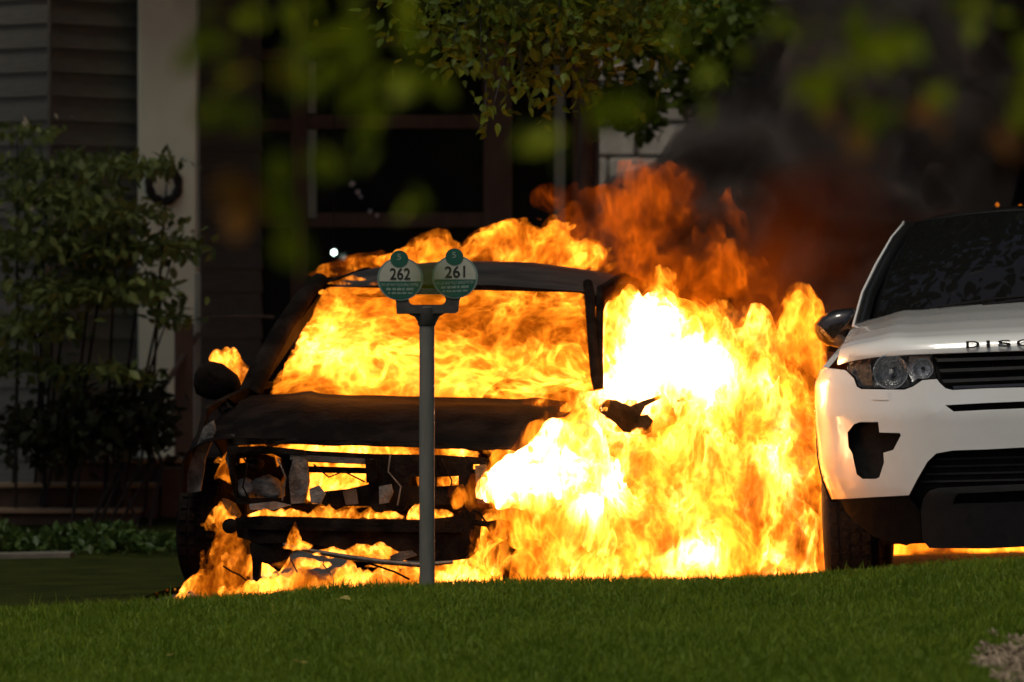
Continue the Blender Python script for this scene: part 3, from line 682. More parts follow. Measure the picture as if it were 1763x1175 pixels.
for (u, v), d, (su, sv), n_, mk in tw:
    d *= 1.22
    for k in range(round(n_ * 1.3) if n_ > 2 else n_ + 1):
        q = P(u + rng.normal() * su * 1.0, v + rng.normal() * sv * 1.0 - 6, d + rng.normal() * .15) - T0
        rot = (rng.normal() * .5 - .9, rng.normal() * .5, rng.normal() * .9); s = rng.uniform(.7, 1.2)
        if mk not in used: used.add(mk); nl[mk].location = q; nl[mk].rotation_euler = rot
        else: share('leaf', nl[mk], nt_, q, rot, (s, s, s))
for k in range(8):
    u = (330, 470, 620, 900, 1080, 1330, 1500, 1720)[k]; e = P(u, 20, 5.7) - T0
    s0 = Vector((.45, -.1, 3.1)); tube('branch', [s0, s0.lerp(e, .5) + Vector((0, 0, .35)), e + Vector((0, 0, .12)), e], [.035, .02, .008, .003], M['bark'], nt_, 7)
p_, c_ = clumps((-3.4, 6.6, 4.2), (2.2, 2.2, .9), 90, 40, .3, .2)
leaf_cloud('crown', p_ - np.array(T0), .085, M['leaf_near'], nt_)

# --- unseen trees added behind the camera, blocking low sky and mirrored in the paint
pts = [clumps(c, r, k, 30, .6, .3)[0] for c, r, k in (((-10, -12, 7), (5, 4, 6), 240), ((-1, -16, 8), (5.5, 4, 7), 260), ((9, -12, 7), (5.5, 4, 6), 240))]
tag(leaf_cloud('unseen_treeline', np.concatenate(pts), .4, M['leaf_dark']), 'unseen mass of trees added to block low sky and mirror in the white car paint', 'trees', kind='stuff')
# ------------------------------------------------------------------ twin parking meter sign on a post
M['galv'] = surf('galvanised_steel', (0.15, 0.145, 0.12), (0.21, 0.20, 0.17), 0.5, 20.0, metal=0.25, bump=0.1, stretch=(1, 1, .2))
M['castgrey'] = surf('dark_cast_metal', (0.05, 0.045, 0.04), (0.08, 0.07, 0.06), 0.55, 18.0, metal=0.2, bump=0.15)
M['signwhite'] = surf('sign_white', (0.40, 0.40, 0.31), (0.46, 0.46, 0.37), 0.45, 9.0)
M['signgreen'] = surf('sign_green', (0.012, 0.085, 0.055), (0.02, 0.11, 0.07), 0.45, 9.0)
M['signrim'] = surf('sign_rim', (0.16, 0.23, 0.19), (0.2, 0.27, 0.23), 0.4, 9.0)
M['inkblack'] = surf('black_lettering', (0.015, 0.012, 0.01), None, 0.5)
M['inkpale'] = surf('pale_lettering', (0.30, 0.36, 0.28), None, 0.5)
MD = 21.75
MX = P(735, 0, MD).x
mb = float(lawn_z(MX, MD)) - .06
mt = tag(empty('parking_meter_post', (MX, MD, mb)), 'grey post with twin round parking signs reading 262 and 261', 'parking sign')
MO = mt.location.copy(); k = MD / FPX
def ml(u, v, dy=0.0):
    q = P(u, v, MD) - MO; q.y = dy; return q
tube('post', [(0, 0, -.15), ml(735.5, 1000), ml(735, 800), ml(735, 545)], [13.2 * k] * 4, M['galv'], mt, 20)
from_bm('collar', lathe_bm([(13.5 * k, ml(735, 562).z), (15.8 * k, ml(735, 558).z), (15.8 * k, ml(735, 530).z), (13 * k, ml(735, 528).z)], 20, 'Z'), M['castgrey'], mt, smooth=40)
# cast cross bracket with a slot
def fl(q, y0): return lambda a, b: (ml(a, b).x, y0, ml(a, b).z)
def rnd(x0, y0, x1, y1, r, n=5):
    o = []
    for cx_, cy2, a0 in ((x1 - r, y0 + r, -90), (x1 - r, y1 - r, 0), (x0 + r, y1 - r, 90), (x0 + r, y0 + r, 180)):
        for i in range(n + 1):
            q = R(a0 + 90 * i / n); o.append((cx_ + r * math.cos(q), cy2 + r * math.sin(q)))
    return o
outer = [(676, 500), (712, 512), (712, 509), (757, 507), (757, 506), (800, 498), (791, 519), (789, 537), (770, 538), (757, 545), (750, 556), (722, 557), (716, 547), (705, 541), (683, 541), (682, 522)]
outer = [(676, 498), (800, 496), (791, 519), (789, 537), (770, 538), (757, 545), (751, 556), (721, 557), (714, 546), (703, 541), (683, 541), (682, 522)]
slot = rnd(704, 507.5, 767, 525, 8)
panel('bracket', [outer, slot], fl(0, .013), M['castgrey'], mt, step=15, thick=.026, tdir=(0, -1, 0), smooth=30)
panel('cross_bar', [rnd(684, 527.5, 787, 540, 3)], fl(0, -.0155), M['castgrey'], mt, step=30, thick=.012, tdir=(0, -1, 0), smooth=30)
def disc_pts(cu, cv, ru, rv, n=40, a0=0, a1=360):
    return [(cu + ru * math.cos(R(a0 + (a1 - a0) * i / n)), cv + rv * math.sin(R(a0 + (a1 - a0) * i / n))) for i in range(n + (0 if a1 - a0 >= 360 else 1))]
def text(name, body, u, v, hpx, wpx, y, mat, parent, bold=0.0):
    cu = bpy.data.curves.new(name, 'FONT'); cu.body = body; cu.align_x = 'CENTER'; cu.align_y = 'CENTER'; cu.size = 1; cu.extrude = 0.0; cu.offset = bold
    o = bpy.data.objects.new(name, cu); col.objects.link(o); bpy.context.view_layer.update()
    dm = o.dimensions.copy(); dg = bpy.context.evaluated_depsgraph_get(); me = bpy.data.meshes.new_from_object(o.evaluated_get(dg))
    bpy.data.objects.remove(o); bpy.data.curves.remove(cu)
    sx_, sz_ = wpx / dm.x, hpx / dm.y
    xs_ = [q.co.x for q in me.vertices]; ys_ = [q.co.y for q in me.vertices]; mx_, my_ = (min(xs_) + max(xs_)) / 2, (min(ys_) + max(ys_)) / 2
    return me, sx_, sz_, mx_, my_
def sign_text(name, body, u, v, hpx, wpx, y, mat, parent, tilt=0.0, bold=0.0):
    me, sx_, sz_, mx_, my_ = text(name, body, u, v, hpx, wpx, y, mat, parent, bold)
    for q in me.vertices:
        a, b = (q.co.x - mx_) * sx_, (q.co.y - my_) * sz_
        q.co = ml(u + a, v - b - tilt * a, y)
    me.materials.clear(); me.materials.append(mat)
    o = bpy.data.objects.new(name, me); return link(o, parent)
for cu, cv, num, tl in ((689, 480.5, '262', 0.0), (783.5, 477, '261', 0.04)):
    sg = panel('sign_disc', [disc_pts(cu, cv, 39.5, 37.5)], fl(0, -.0165), M['signrim'], mt, step=25, thick=.012, tdir=(0, 1, 0), smooth=30)
    panel('crest_tab', [disc_pts(cu - 1.5 + tl * 10, cv - 34.5, 15.5, 14.5)], fl(0, -.0195), M['signgreen'], sg, step=20, thick=.014, tdir=(0, 1, 0), smooth=30)
    yb = cv + 5; rr = 35.8
    panel('white_face', [disc_pts(cu, cv, rr, rr * .97, 36, 180 + 7, 360 - 7)], fl(0, -.018), M['signwhite'], sg, step=25, thick=.001, tdir=(0, 1, 0), smooth=30)
    panel('green_face', [disc_pts(cu, cv, rr, rr * .97, 36, 8, 172)], fl(0, -.018), M['signgreen'], sg, step=25, thick=.001, tdir=(0, 1, 0), smooth=30)
    # thin fillets closing the face to its line
    panel('white_face', [[(cu - rr + .4, cv - 4.1), (cu + rr - .4, cv - 4.1), (cu + rr - .3, cv + 4.4), (cu - rr + .3, cv + 4.4)]], fl(0, -.0178), M['signwhite'], sg, step=40, thick=.001, tdir=(0, 1, 0), smooth=30)
    sign_text('number', num, cu, cv - 8.5, 20.5, 35, -.0192, M['inkblack'], sg, tl, bold=.016)
    sign_text('lettering', 'PAY AT ANY MULTI-SPACE METER', cu, cv + 10.2, 5.2, 64, -.0192, M['inkpale'], sg, tl, .004)
    for vv, hh, ww in ((17.8, 4.4, (9, 6, 8, 5, 7, 4)), (24.6, 3.2, (5, 8, 6, 9, 7))):   # two lines too fine to read: word-long rows of small marks
        x_ = cu - (sum(ww) + 1.6 * (len(ww) - 1)) / 2
        for w_ in ww:
            for q_ in range(max(2, round(w_ / 2))):
                a_ = x_ + q_ * 2; panel('print_mark', [[(a_, cv + vv - hh / 2 - tl * (a_ - cu)), (a_ + 1.3, cv + vv - hh / 2 - tl * (a_ - cu)), (a_ + 1.3, cv + vv + hh / 2 - tl * (a_ - cu)), (a_, cv + vv + hh / 2 - tl * (a_ - cu))]], fl(0, -.0188), M['inkpale'], sg, step=40, thick=.0003, tdir=(0, -1, 0), smooth=None)
            x_ += w_ + 1.6
    sign_text('numeral', '5', cu - 1.5, cv - 37.5, 10, 6.5, -.021, M['inkpale'], sg, tl, .004)
# ------------------------------------------------------------------ white car
def paint(name, c, rough=0.25):
    m, nt, b = mat_new(name)
    b.inputs['Base Color'].default_value = (*c, 1); b.inputs['Roughness'].default_value = rough; b.inputs['Specular IOR Level'].default_value = 0.5
    b.inputs['Coat Weight'].default_value = 1.0; b.inputs['Coat Roughness'].default_value = 0.03
    tc = N(nt, 'ShaderNodeTexCoord'); n = N(nt, 'ShaderNodeTexNoise', i_Scale=2.5, i_Detail=6.0, i_Roughness=0.7); nt.links.new(tc.outputs['Object'], n.inputs['Vector'])
    r = N(nt, 'ShaderNodeValToRGB'); r.color_ramp.elements[0].position = .3; r.color_ramp.elements[1].position = .75
    r.color_ramp.elements[0].color = (c[0] * .9, c[1] * .9, c[2] * .86, 1); r.color_ramp.elements[1].color = (*c, 1)
    nt.links.new(n.outputs['Fac'], r.inputs[0]); nt.links.new(r.outputs[0], b.inputs['Base Color'])
    return m
M['white'] = paint('white_car_paint', (0.76, 0.77, 0.75))
M['gloss'] = surf('gloss_black', (0.012, 0.012, 0.012), None, 0.12, coat=0.6)
M['plastic'] = surf('black_plastic', (0.008, 0.0075, 0.007), (0.014, 0.013, 0.012), 0.8, 30.0, bump=0.1, bscale=200, spec=.12)
M['greyplastic'] = surf('dark_grey_plastic', (0.022, 0.022, 0.021), (0.032, 0.031, 0.03), 0.65, 20.0, spec=.25)
M['rubber'] = surf('tyre_rubber', (0.016, 0.015, 0.014), (0.03, 0.028, 0.026), 0.8, 25.0, bump=0.3, bscale=90)
M['alloy'] = surf('alloy_rim', (0.4, 0.4, 0.4), None, 0.3, metal=0.9)
M['chrome'] = surf('lamp_reflector', (0.6, 0.61, 0.6), (0.85, 0.86, 0.85), 0.15, 60.0, metal=1.0, bump=0.5, bscale=60)
M['lampback'] = surf('lamp_housing', (0.05, 0.05, 0.05), (0.42, 0.42, 0.41), 0.25, 34.0, metal=0.8, bump=0.6, bscale=40)
M['amber'] = surf('amber_lens', (0.06, 0.04, 0.025), (0.26, 0.13, 0.05), 0.25, 40.0, bump=0.4, bscale=50)
M['windscreen'] = surf('dark_windscreen', (0.006, 0.006, 0.006), None, 0.02, spec=0.28)
m, nt, b = mat_new('headlight_lens'); b.inputs['Base Color'].default_value = (0.02, 0.02, 0.02, 1); b.inputs['Roughness'].default_value = 0.03; b.inputs['Alpha'].default_value = 0.10
M['lens'] = m
WC_U, WC_D = 1788, 24.4
WM = Matrix.Translation((P(WC_U, 0, WC_D).x, WC_D, float(street_z(P(WC_U, 0, WC_D).x)))) @ Matrix.Rotation(R(-5.0), 4, 'Z') @ Matrix.Rotation(R(-2.0), 4, 'Y')
WI = WM.inverted()
wc = empty('white_car'); wc.matrix_world = WM
tag(wc, 'white sport utility car parked beside the fire, seen from the front', 'car')
def ray_local(inv, u, v, t):
    o = inv @ Vector((0, 0, CAMZ)); q = inv @ P(u, v, 25); d = q - o
    return o + d * ((t - o.y) / d.y)
def side_w(z):
    return float(np.interp(z, [.2, .36, .45, .53, .62, .84, .94, 1.0, 1.06, 1.12], [.83, .86, .892, .922, .938, .946, .943, .918, .87, .83]))
def Fy(x, z):
    s = min(abs(x) / side_w(z), .9999)
    y = .46 * (1 - (1 - s ** 3.4) ** .42)
    if z > .80: y += (z - .80) * .22
    if z < .46: y += (.46 - z) * .35
    return y
def wf(u, v, off=0.0):
    t = .2
    for _ in range(12):
        q = ray_local(WI, u, v, t); t = t * .4 + .6 * (Fy(q.x, q.z) + off)
    q = ray_local(WI, u, v, t); return (q.x, q.z)
def half(pts): return [wf(u, v) for u, v in pts]
def rim_pt(v):
    z = ray_local(WI, 1425, v, .45).z; return (-(side_w(z) - .0015), z)
def sym(pts):
    """left half outline, first and last points lie at the centre line -> whole outline"""
    l = [wf(u, v) if u > 0 else rim_pt(v) for u, v in pts]; l[0] = (0.0, l[0][1]); l[-1] = (0.0, l[-1][1])
    return l + [(-x, z) for x, z in reversed(l[1:-1])]
def on(off): return lambda x, z: (x, Fy(x, z) + off, z)
def mirrored(l): return [(-x, z) for x, z in l]
head_l = half([(1463, 605), (1505, 609), (1560, 610), (1604, 611), (1609, 635), (1611, 651), (1588, 653), (1571, 664), (1556, 669), (1484, 668), (1477, 664), (1472, 650), (1457, 636)])
fog_l = half([(1459, 745), (1470, 731), (1480, 727), (1512, 727), (1514, 745), (1549, 746), (1551, 750), (1538, 775), (1521, 780), (1522, 797), (1514, 822), (1508, 825), (1485, 825), (1475, 817), (1467, 780), (1461, 770)])
slot = sym([(1803, 690), (1700, 694), (1627, 698), (1642, 709), (1700, 706), (1803, 702)])
white = sym([(1803, 666), (1700, 669), (1640, 672), (1628, 669), (1618, 660), (1613, 653), (1588, 655), (1572, 666), (1557, 671.5), (1483, 670.5), (1475, 666), (1470, 652), (1456, 638), (-1, 632), (-1, 650), (-1, 664), (-1, 700), (-1, 760), (-1, 790), (-1, 825), (-1, 845), (-1, 859), (1500, 856.5), (1565, 853), (1580, 824), (1597, 795), (1612, 781), (1640, 776), (1700, 774), (1803, 769)])
panel('bumper', [white, slot, fog_l, mirrored(fog_l)], on(0), M['white'], wc, .04, .035, smooth=50)
sl_ = half([(1503, 675), (1530, 675), (1530, 689), (1503, 689)])
for s in (0, 1): panel('washer_cover', [sl_ if s == 0 else mirrored(sl_)], on(-.0035), M['white'], wc, .05, .003, smooth=30)
panel('bumper_slot', [[(x * 1.02, z) for x, z in slot]], on(.05), M['plastic'], wc, .05, .01)
for s in (0, 1):
    f_ = fog_l if s == 0 else mirrored(fog_l)
    cx_ = sum(p[0] for p in f_) / len(f_); cz_ = sum(p[1] for p in f_) / len(f_)
    panel('air_vent', [[(cx_ + (x - cx_) * 1.12, cz_ + (z - cz_) * 1.12) for x, z in f_]], on(.05), M['plastic'], wc, .05, .01)
# grille
gr = sym([(1803, 604.5), (1700, 607), (1606, 611), (1611, 640), (1615, 653), (1622, 663), (1632, 669), (1642, 671), (1700, 667.5), (1803, 665)])
G = panel('grille', [gr], on(.045), M['plastic'], wc, .05, .01)
def bar(name, u0, v0, v1, h, off, mat, parent):
    l = sym([(1803, v1), (u0, v0), (u0 + 2, v0 + h), (1803, v1 + h)])
    return panel(name, [l], on(off), mat, parent, .05, .02)
for u0, v0, v1 in ((1608, 613, 607), (1613, 631, 624), (1618, 649, 642)): bar('grille_bar', u0 + 4, v0 + 5, v1 + 5, 5.5, .008, M['greyplastic'], G)
bar('grille_bar', 1640, 665, 659, 5, .012, M['gloss'], G)
bdg = half([(1745, 642), (1770, 641), (1770, 650), (1745, 651)])
# lower intake, skid plate, valance
lo_ = sym([(1803, 770), (1640, 776.5), (1613, 782), (1598, 796), (1566, 853), (1575, 885), (1640, 885), (1803, 880)])
lg = panel('lower_grille', [lo_], on(.06), M['plastic'], wc, .05, .01)
for v in (790, 803, 816, 829): bar('mesh_bar', 1612 - (v - 790) * .75, v, v - 5, 3, .048, M['greyplastic'], lg)
sk = sym([(1803, 833), (1700, 837), (1615, 841), (1600, 846), (1590, 858), (1585, 880), (1588, 930), (1600, 944), (1700, 945), (1803, 940)])
skh = sym([(1803, 843), (1720, 847), (1650, 850), (1643, 858), (1641, 868), (1720, 866), (1803, 862)])
panel('skid_plate', [sk, skh], on(.0), M['greyplastic'], wc, .05, .03)
panel('skid_slot', [[(x * 1.01, z) for x, z in skh]], on(.04), M['plastic'], wc, .05, .01)
va = half([(1447, 861), (1500, 858.5), (1565, 855), (1583, 880), (1586, 930), (1560, 940), (1505, 925), (1468, 895), (1455, 880)])
for s in (0, 1): panel('valance', [va if s == 0 else mirrored(va)], on(.012), M['plastic'], wc, .05, .05)
# headlights
for s in (-1, 1):
    hl_ = head_l if s < 0 else mirrored(head_l)
    hd = panel('headlight', [hl_], on(.10), M['lampback'], wc, .03, .01)
    fx = -1 if s > 0 else 1
    c0 = wf(1533, 640); c1 = wf(1589, 635); c2 = wf(1478, 632)
    def at_(c, off): return (c[0] * fx, Fy(*c) + off, c[1])
    bw = from_bm('reflector', lathe_bm([(.012, .055), (.03, .05), (.055, .025), (.066, .0), (.072, -.012), (.076, -.012), (.076, .01)], 28, 'Y'), M['chrome'], hd, smooth=40); bw.location = at_(c0, .05)
    bm = bmesh.new(); bmesh.ops.create_uvsphere(bm, u_segments=14, v_segments=8, radius=.014); o = from_bm('bulb', bm, M['chrome'], hd, smooth=180); o.location = at_(c0, .075)
    bw2 = from_bm('reflector', lathe_bm([(.008, .04), (.02, .035), (.036, .01), (.042, -.005), (.045, -.005), (.045, .01)], 22, 'Y'), M['chrome'], hd, smooth=40); bw2.location = at_(c1, .05)
    bm = bmesh.new(); bmesh.ops.create_uvsphere(bm, u_segments=12, v_segments=8, radius=.010); o = from_bm('bulb', bm, M['gloss'], hd, smooth=180); o.location = at_(c1, .06)
    tn = half([(1466, 612), (1497, 613), (1500, 640), (1502, 664), (1487, 664), (1480, 655), (1476, 640)]); tn = tn if s < 0 else mirrored(tn)
    panel('turn_signal', [tn], on(.045), M['amber'], hd, .02, .006)
    ch = half([(1565, 614), (1600, 614), (1606, 645), (1585, 650), (1570, 658), (1562, 640)]); ch = ch if s < 0 else mirrored(ch)
    panel('lamp_shelf', [ch], on(.075), M['chrome'], hd, .02, .004)
    panel('lens', [hl_], on(.004), M['lens'], hd, .03, .003)
# bonnet
HP_D = [0, .012, .03, .06, .15, .35, .65, 1.0]; HP_Z = [1.062, 1.085, 1.103, 1.118, 1.142, 1.18, 1.222, 1.258]
def hood_fn(i, j):
    a = i * 2 - 1; hw = .835 - .06 * j; x = a * hw
    y0 = Fy(x, 1.06); dy = (1.15 - y0 + .05 * a * a) * (j ** 1.8)
    z = float(np.interp(dy / (1.15 - y0) , HP_D, HP_Z)) - .05 * a * a * j - .035 * abs(a) ** 7 * (1 - j * .3)
    z += .010 * math.exp(-((abs(a) - .72) / .07) ** 2) * min(1, j * 3)
    return (x, y0 + dy + .004, z + .014)
hood = grid_surf('bonnet', 56, 34, hood_fn, M['white'], wc, .02, smooth=50)
# letters on the nose of the bonnet
lt = [('D', 1675, 23), ('I', 1701.5, 6), ('S', 1729.5, 22), ('C', 1762, 23), ('O', 1799, 24), ('V', 1836, 26), ('E', 1872, 20), ('R', 1905, 22), ('Y', 1939, 25)]
for chx, u, wpx in lt:
    me, sx_, sz_, mx_, my_ = text('letter', chx, 0, 0, 12, wpx, 0, None, None, .022)
    kk = 24.5 / FPX
    for q in me.vertices:
        a, bb = (q.co.x - mx_) * sx_ * kk, (q.co.y - my_) * sz_ * kk
        c = ray_local(WI, u, 597 - (u - 1675) * .02, .08)
        X_, Z_ = c.x + a, 1.090 + bb
        q.co = (X_, Fy(X_, 1.06) - .006 + (Z_ - 1.075) * .55, Z_)
    me.materials.clear(); me.materials.append(M['plastic']); link(bpy.data.objects.new('letter', me), hood)
# sides
def arc(cy2, cz2, r, a0, a1, n=14): return [(cy2 + r * math.cos(R(a0 + (a1 - a0) * i / n)), cz2 + r * math.sin(R(a0 + (a1 - a0) * i / n))) for i in range(n + 1)]
body = [(.495, .94), (.465, .80), (.46, .55), (.475, .44)] + arc(.96, .36, .42, 168, 8) + [(1.42, .30), (3.25, .30)] + arc(3.70, .36, .42, 172, 8) + [(4.25, .36), (4.45, .5), (4.50, .85), (4.45, 1.12), (2.8, 1.13), (1.2, 1.12), (.72, 1.06), (.52, 1.01)]
for s in (-1, 1):
    sd_ = panel('body_side', [body], lambda y, z, s=s: (s * (side_w(z) - .03 * max(0, (y - 3.6)) ** 2), y, z), M['white'], wc, .1, .03, (-s, 0, 0), smooth=50)
    panel('arch_trim', [arc(.96, .36, .445, 172, 8, 20) + arc(.96, .36, .40, 8, 172, 20)], lambda y, z, s=s: (s * (side_w(z) + .012), y, z), M['plastic'], sd_, .1, .03, (-s, 0, 0), smooth=50)
    gl = [(1.25, 1.14), (1.95, 1.60), (3.9, 1.60), (4.25, 1.40), (4.3, 1.14)]
    panel('side_window', [gl], lambda y, z, s=s: (s * (.80 - (z - 1.13) * .5), y, z), M['windscreen'], wc, .15, .01, (-s, 0, 0), smooth=50)
    tube('pillar', [(s * .752, 1.12, 1.18), (s * .712, 1.36, 1.33), (s * .65, 1.6, 1.46), (s * .58, 1.8, 1.585), (s * .53, 1.96, 1.648)], [.03, .03, .03, .03, .026], M['gloss'], wc, 10)
    tube('pillar_trim', [(s * .785, 1.15, 1.19), (s * .745, 1.38, 1.34), (s * .684, 1.62, 1.47), (s * .612, 1.82, 1.595), (s * .56, 1.97, 1.66), (s * .57, 2.8, 1.69), (s * .55, 3.9, 1.67)], .006, M['white'], wc, 8)
def ws_fn(i, j):
    a = i * 2 - 1; hw = .75 - .21 * j ** 1.35; z = (1.245 - .05 * a * a) * (1 - j) + (1.705 - .045 * a * a) * j + .02 * math.sin(math.pi * j)
    return (a * hw, 1.14 + .72 * j + .10 * a * a, z)
grid_surf('windscreen', 28, 18, ws_fn, M['windscreen'], wc, .008, (0, .6, -.8))
def roof_fn(i, j):
    a = i * 2 - 1; y = 1.86 + .1 * a * a * (1 - j) + 2.35 * j
    return (a * (.555 - .01 * j), y, 1.712 - .05 * a ** 2 - .04 * abs(a) ** 8 + .035 * math.sin(math.pi * min(1, j * 1.15)) - .06 * j * j)
grid_surf('roof', 24, 16, roof_fn, M['gloss'], wc, .03)
grid_surf('tailgate', 10, 10, lambda i, j: ((i * 2 - 1) * (.93 - .3 * max(0, j - .5) * 2), 4.48 - .25 * max(0, j - .5) * 2, .35 + 1.27 * j), M['white'], wc, .03, (0, -1, 0))
for a in (-1, 1):
    tube('wiper', [(a * .1 - .3, 1.10, 1.262), (a * .1 - .05, 1.17, 1.29), (a * .1 + .3, 1.2, 1.305)], .007, M['plastic'], wc, 6)
# door mirrors
mo = [(1402, 558), (1414, 544), (1440, 533), (1470, 530.5), (1476, 538), (1477, 583), (1472, 597), (1445, 600), (1424, 596), (1409, 585), (1402, 572)]
for s in (-1, 1):
    pts2 = [ray_local(WI, u, v, 1.28) for u, v in mo]; cxm = sum(p.x for p in pts2) / len(pts2); czm = sum(p.z for p in pts2) / len(pts2)
    bm = bmesh.new(); rings = []
    for y, k_ in ((1.205, .25), (1.21, .6), (1.23, .86), (1.27, 1.0), (1.33, 1.0), (1.37, .92), (1.375, .85)):
        rings.append([bm.verts.new((-s * (cxm + (p.x - cxm) * k_), y, czm + (p.z - czm) * k_)) for p in pts2])
    for r0, r1 in zip(rings, rings[1:]):
        for k_ in range(len(r0)): bm.faces.new((r0[k_], r0[(k_ + 1) % len(r0)], r1[(k_ + 1) % len(r0)], r1[k_]))
    bm.faces.new(rings[0]); bm.faces.new(rings[-1][::-1])
    mr_ = from_bm('mirror', bm, M['gloss'], wc, smooth=50)
    tube('mirror_arm', [(s * .79, 1.34, 1.09), (s * .86, 1.32, 1.095), (s * .90, 1.31, 1.11)], [.03, .025, .03], M['plastic'], mr_, 8)
# wheels and underside
def wheel(parent, x, y, r, wdt, s, rub, rimm, steer=0.0):
    wo = from_bm('wheel', lathe_bm([(r * .60, -wdt / 2), (r * .78, -wdt / 2 - .006), (r * .93, -wdt / 2 + .004), (r * .985, -wdt / 2 + .02), (r, -wdt / 4), (r * 1.002, 0), (r, wdt / 4), (r * .985, wdt / 2 - .02), (r * .93, wdt / 2 - .004), (r * .78, wdt / 2 + .006), (r * .60, wdt / 2)], 40, 'X'), rub, parent, smooth=60)
    wo.location = (x, y, r - .004); wo.rotation_euler = (0, 0, R(steer))
    bm = lathe_bm([(r * .61, -wdt / 2), (r * .56, -wdt / 2 + .02), (r * .56, wdt / 2 - .02), (r * .61, wdt / 2)], 32, 'X')
    for k_ in range(5):
        q = 2 * math.pi * k_ / 5; c_ = Vector((s * wdt * .38, 0, 0))
        tube_bm([c_, c_ + Vector((0, math.cos(q), math.sin(q))) * r * .58], [.05, .035], 6, bm)
    from_bm('rim', bm, rimm, wo, smooth=40)
    # tread blocks ribs
    tb = bmesh.new()
    for off in (-.3, -.1, .1, .3):
        for k_ in range(36):
            q = 2 * math.pi * (k_ + (off > 0) * .5) / 36; h = Matrix.Rotation(q, 4, 'X')
            r_ = bmesh.ops.create_cube(tb, size=1)
            for v in r_['verts']: v.co = h @ Vector((wdt * (off + v.co.x * .15), v.co.y * r * .12, r + v.co.z * .012))
    tag(from_bm('tread', tb, rub, wo), kind='stuff')
    return wo
for x, y, s in ((-.815, .96, -1), (.815, .96, 1), (-.815, 3.70, -1), (.815, 3.70, 1)): wheel(wc, x, y, .355, .235, s, M['rubber'], M['alloy'])
box('underbody', (-.68, .5, .225), (.68, 4.3, .40), M['plastic'], wc, .02)
for s in (-1, 1): box('wheel_liner', (s * .70 - .05, .42, .30), (s * .70 + .05, 1.5, .8), M['plastic'], wc, .01)
box('bulkhead', (-.78, .45, .42), (.78, .5, 1.0), M['plastic'], wc, .01)
tube('exhaust_pipe', [(.25, .9, .20), (.3, 2.0, .19), (-.1, 3.2, .2), (.4, 4.3, .22)], .03, M['plastic'], wc, 8)
# ------------------------------------------------------------------ burning car
M['char'] = surf('charred_metal', (0.004, 0.003, 0.0025), (0.018, 0.013, 0.010), 0.85, 9.0, bump=0.5, bscale=35, lo=.4, hi=.75, spec=.04)
M['burnt'] = surf('burnt_bonnet_metal', (0.003, 0.002, 0.0015), (0.022, 0.014, 0.010), 0.7, 5.0, bump=0.35, bscale=22, lo=.45, hi=.85, spec=.05)
M['roofpaint'] = surf('scorched_roof_paint', (0.005, 0.004, 0.003), (0.04, 0.033, 0.028), 0.55, 5.0, bump=0.25, bscale=25, lo=.3, hi=.7, spec=.4, stretch=(.5, 2, 2))
M['ash'] = surf('ash_grey_melted_plastic', (0.02, 0.018, 0.016), (0.15, 0.14, 0.13), 0.85, 12.0, bump=0.9, bscale=30)
M['steel'] = surf('scorched_steel', (0.04, 0.034, 0.028), (0.14, 0.12, 0.10), 0.55, 14.0, metal=0.6, bump=0.3)
BYAW, BROLL = R(-14), R(1.4)
BD = 24.8
BM_ = Matrix.Translation((P(585, 0, BD).x, BD, float(street_z(-.75)) - .01)) @ Matrix.Rotation(BYAW, 4, 'Z') @ Matrix.Rotation(BROLL, 4, 'Y')
BI = BM_.inverted()
bc = empty('burning_car'); bc.matrix_world = BM_
tag(bc, 'charred black hatchback car engulfed in flames, front stripped to the frame', 'car')
def bl(u, v, t): return ray_local(BI, u, v, t)
def bplate(name, px, t, mat, parent=bc, thick=.03, holes=(), bend=None, step=.06, smooth=35):
    """plate whose outline is seen at the given pixels, standing at depth t in the car, with burnt uneven surface"""
    def c(l): return [(bl(u, v, t).x, bl(u, v, t).z) for u, v in l]
    fb = bend or (lambda x, z: 0)
    return panel(name, [c(px)] + [c(h) for h in holes], lambda x, z: (x, t + fb(x, z) + .012 * math.sin(23 * x + 3) * math.sin(19 * z), z), mat, parent, step, thick, smooth=smooth)
def pn(a, b, c=0.0, s=1.0):
    return float(vnoise(np.array([a * s]), np.array([b * s]), np.array([c + 7.5]))[0]) - .5
# bonnet: buckled sheet from front lip to cowl
fl_, fr_ = bl(397, 752, .36), bl(985, 771, .36)
rl_, rr_ = bl(414, 673, 1.28), bl(1046, 694, 1.28)
def bon(i, j):
    f0 = fl_.lerp(fr_, i); r0 = rl_.lerp(rr_, i); p = f0.lerp(r0, j); a = 2 * i - 1
    p.z += .055 * math.sin(math.pi * min(1, j * 1.1)) * (1 - a ** 4 * .6) + .014 * pn(i * 4, j * 4, 1) + .008 * pn(i * 16, j * 5, 2) + .006 * abs(pn(i * 26 + j * 9, j * 10, 9))
    p.y += -.05 * (1 - a * a) * (1 - j) + .012 * pn(i * 9, 0, 3); p.z -= .02 * abs(a) ** 6
    p.z += .012 * math.exp(-((abs(a) - .62) / .05) ** 2)
    if j < .06: p.z -= .012
    return p
hd = grid_surf('bonnet', 46, 26, bon, M['burnt'], bc, .012, smooth=70)
bplate('bonnet_lip', [(399, 753), (560, 757), (760, 762), (980, 771), (976, 779), (760, 770), (560, 766), (402, 763)], .37, M['char'], hd, .03, bend=lambda x, z: -.05 * (1 - (x / .75) ** 2))
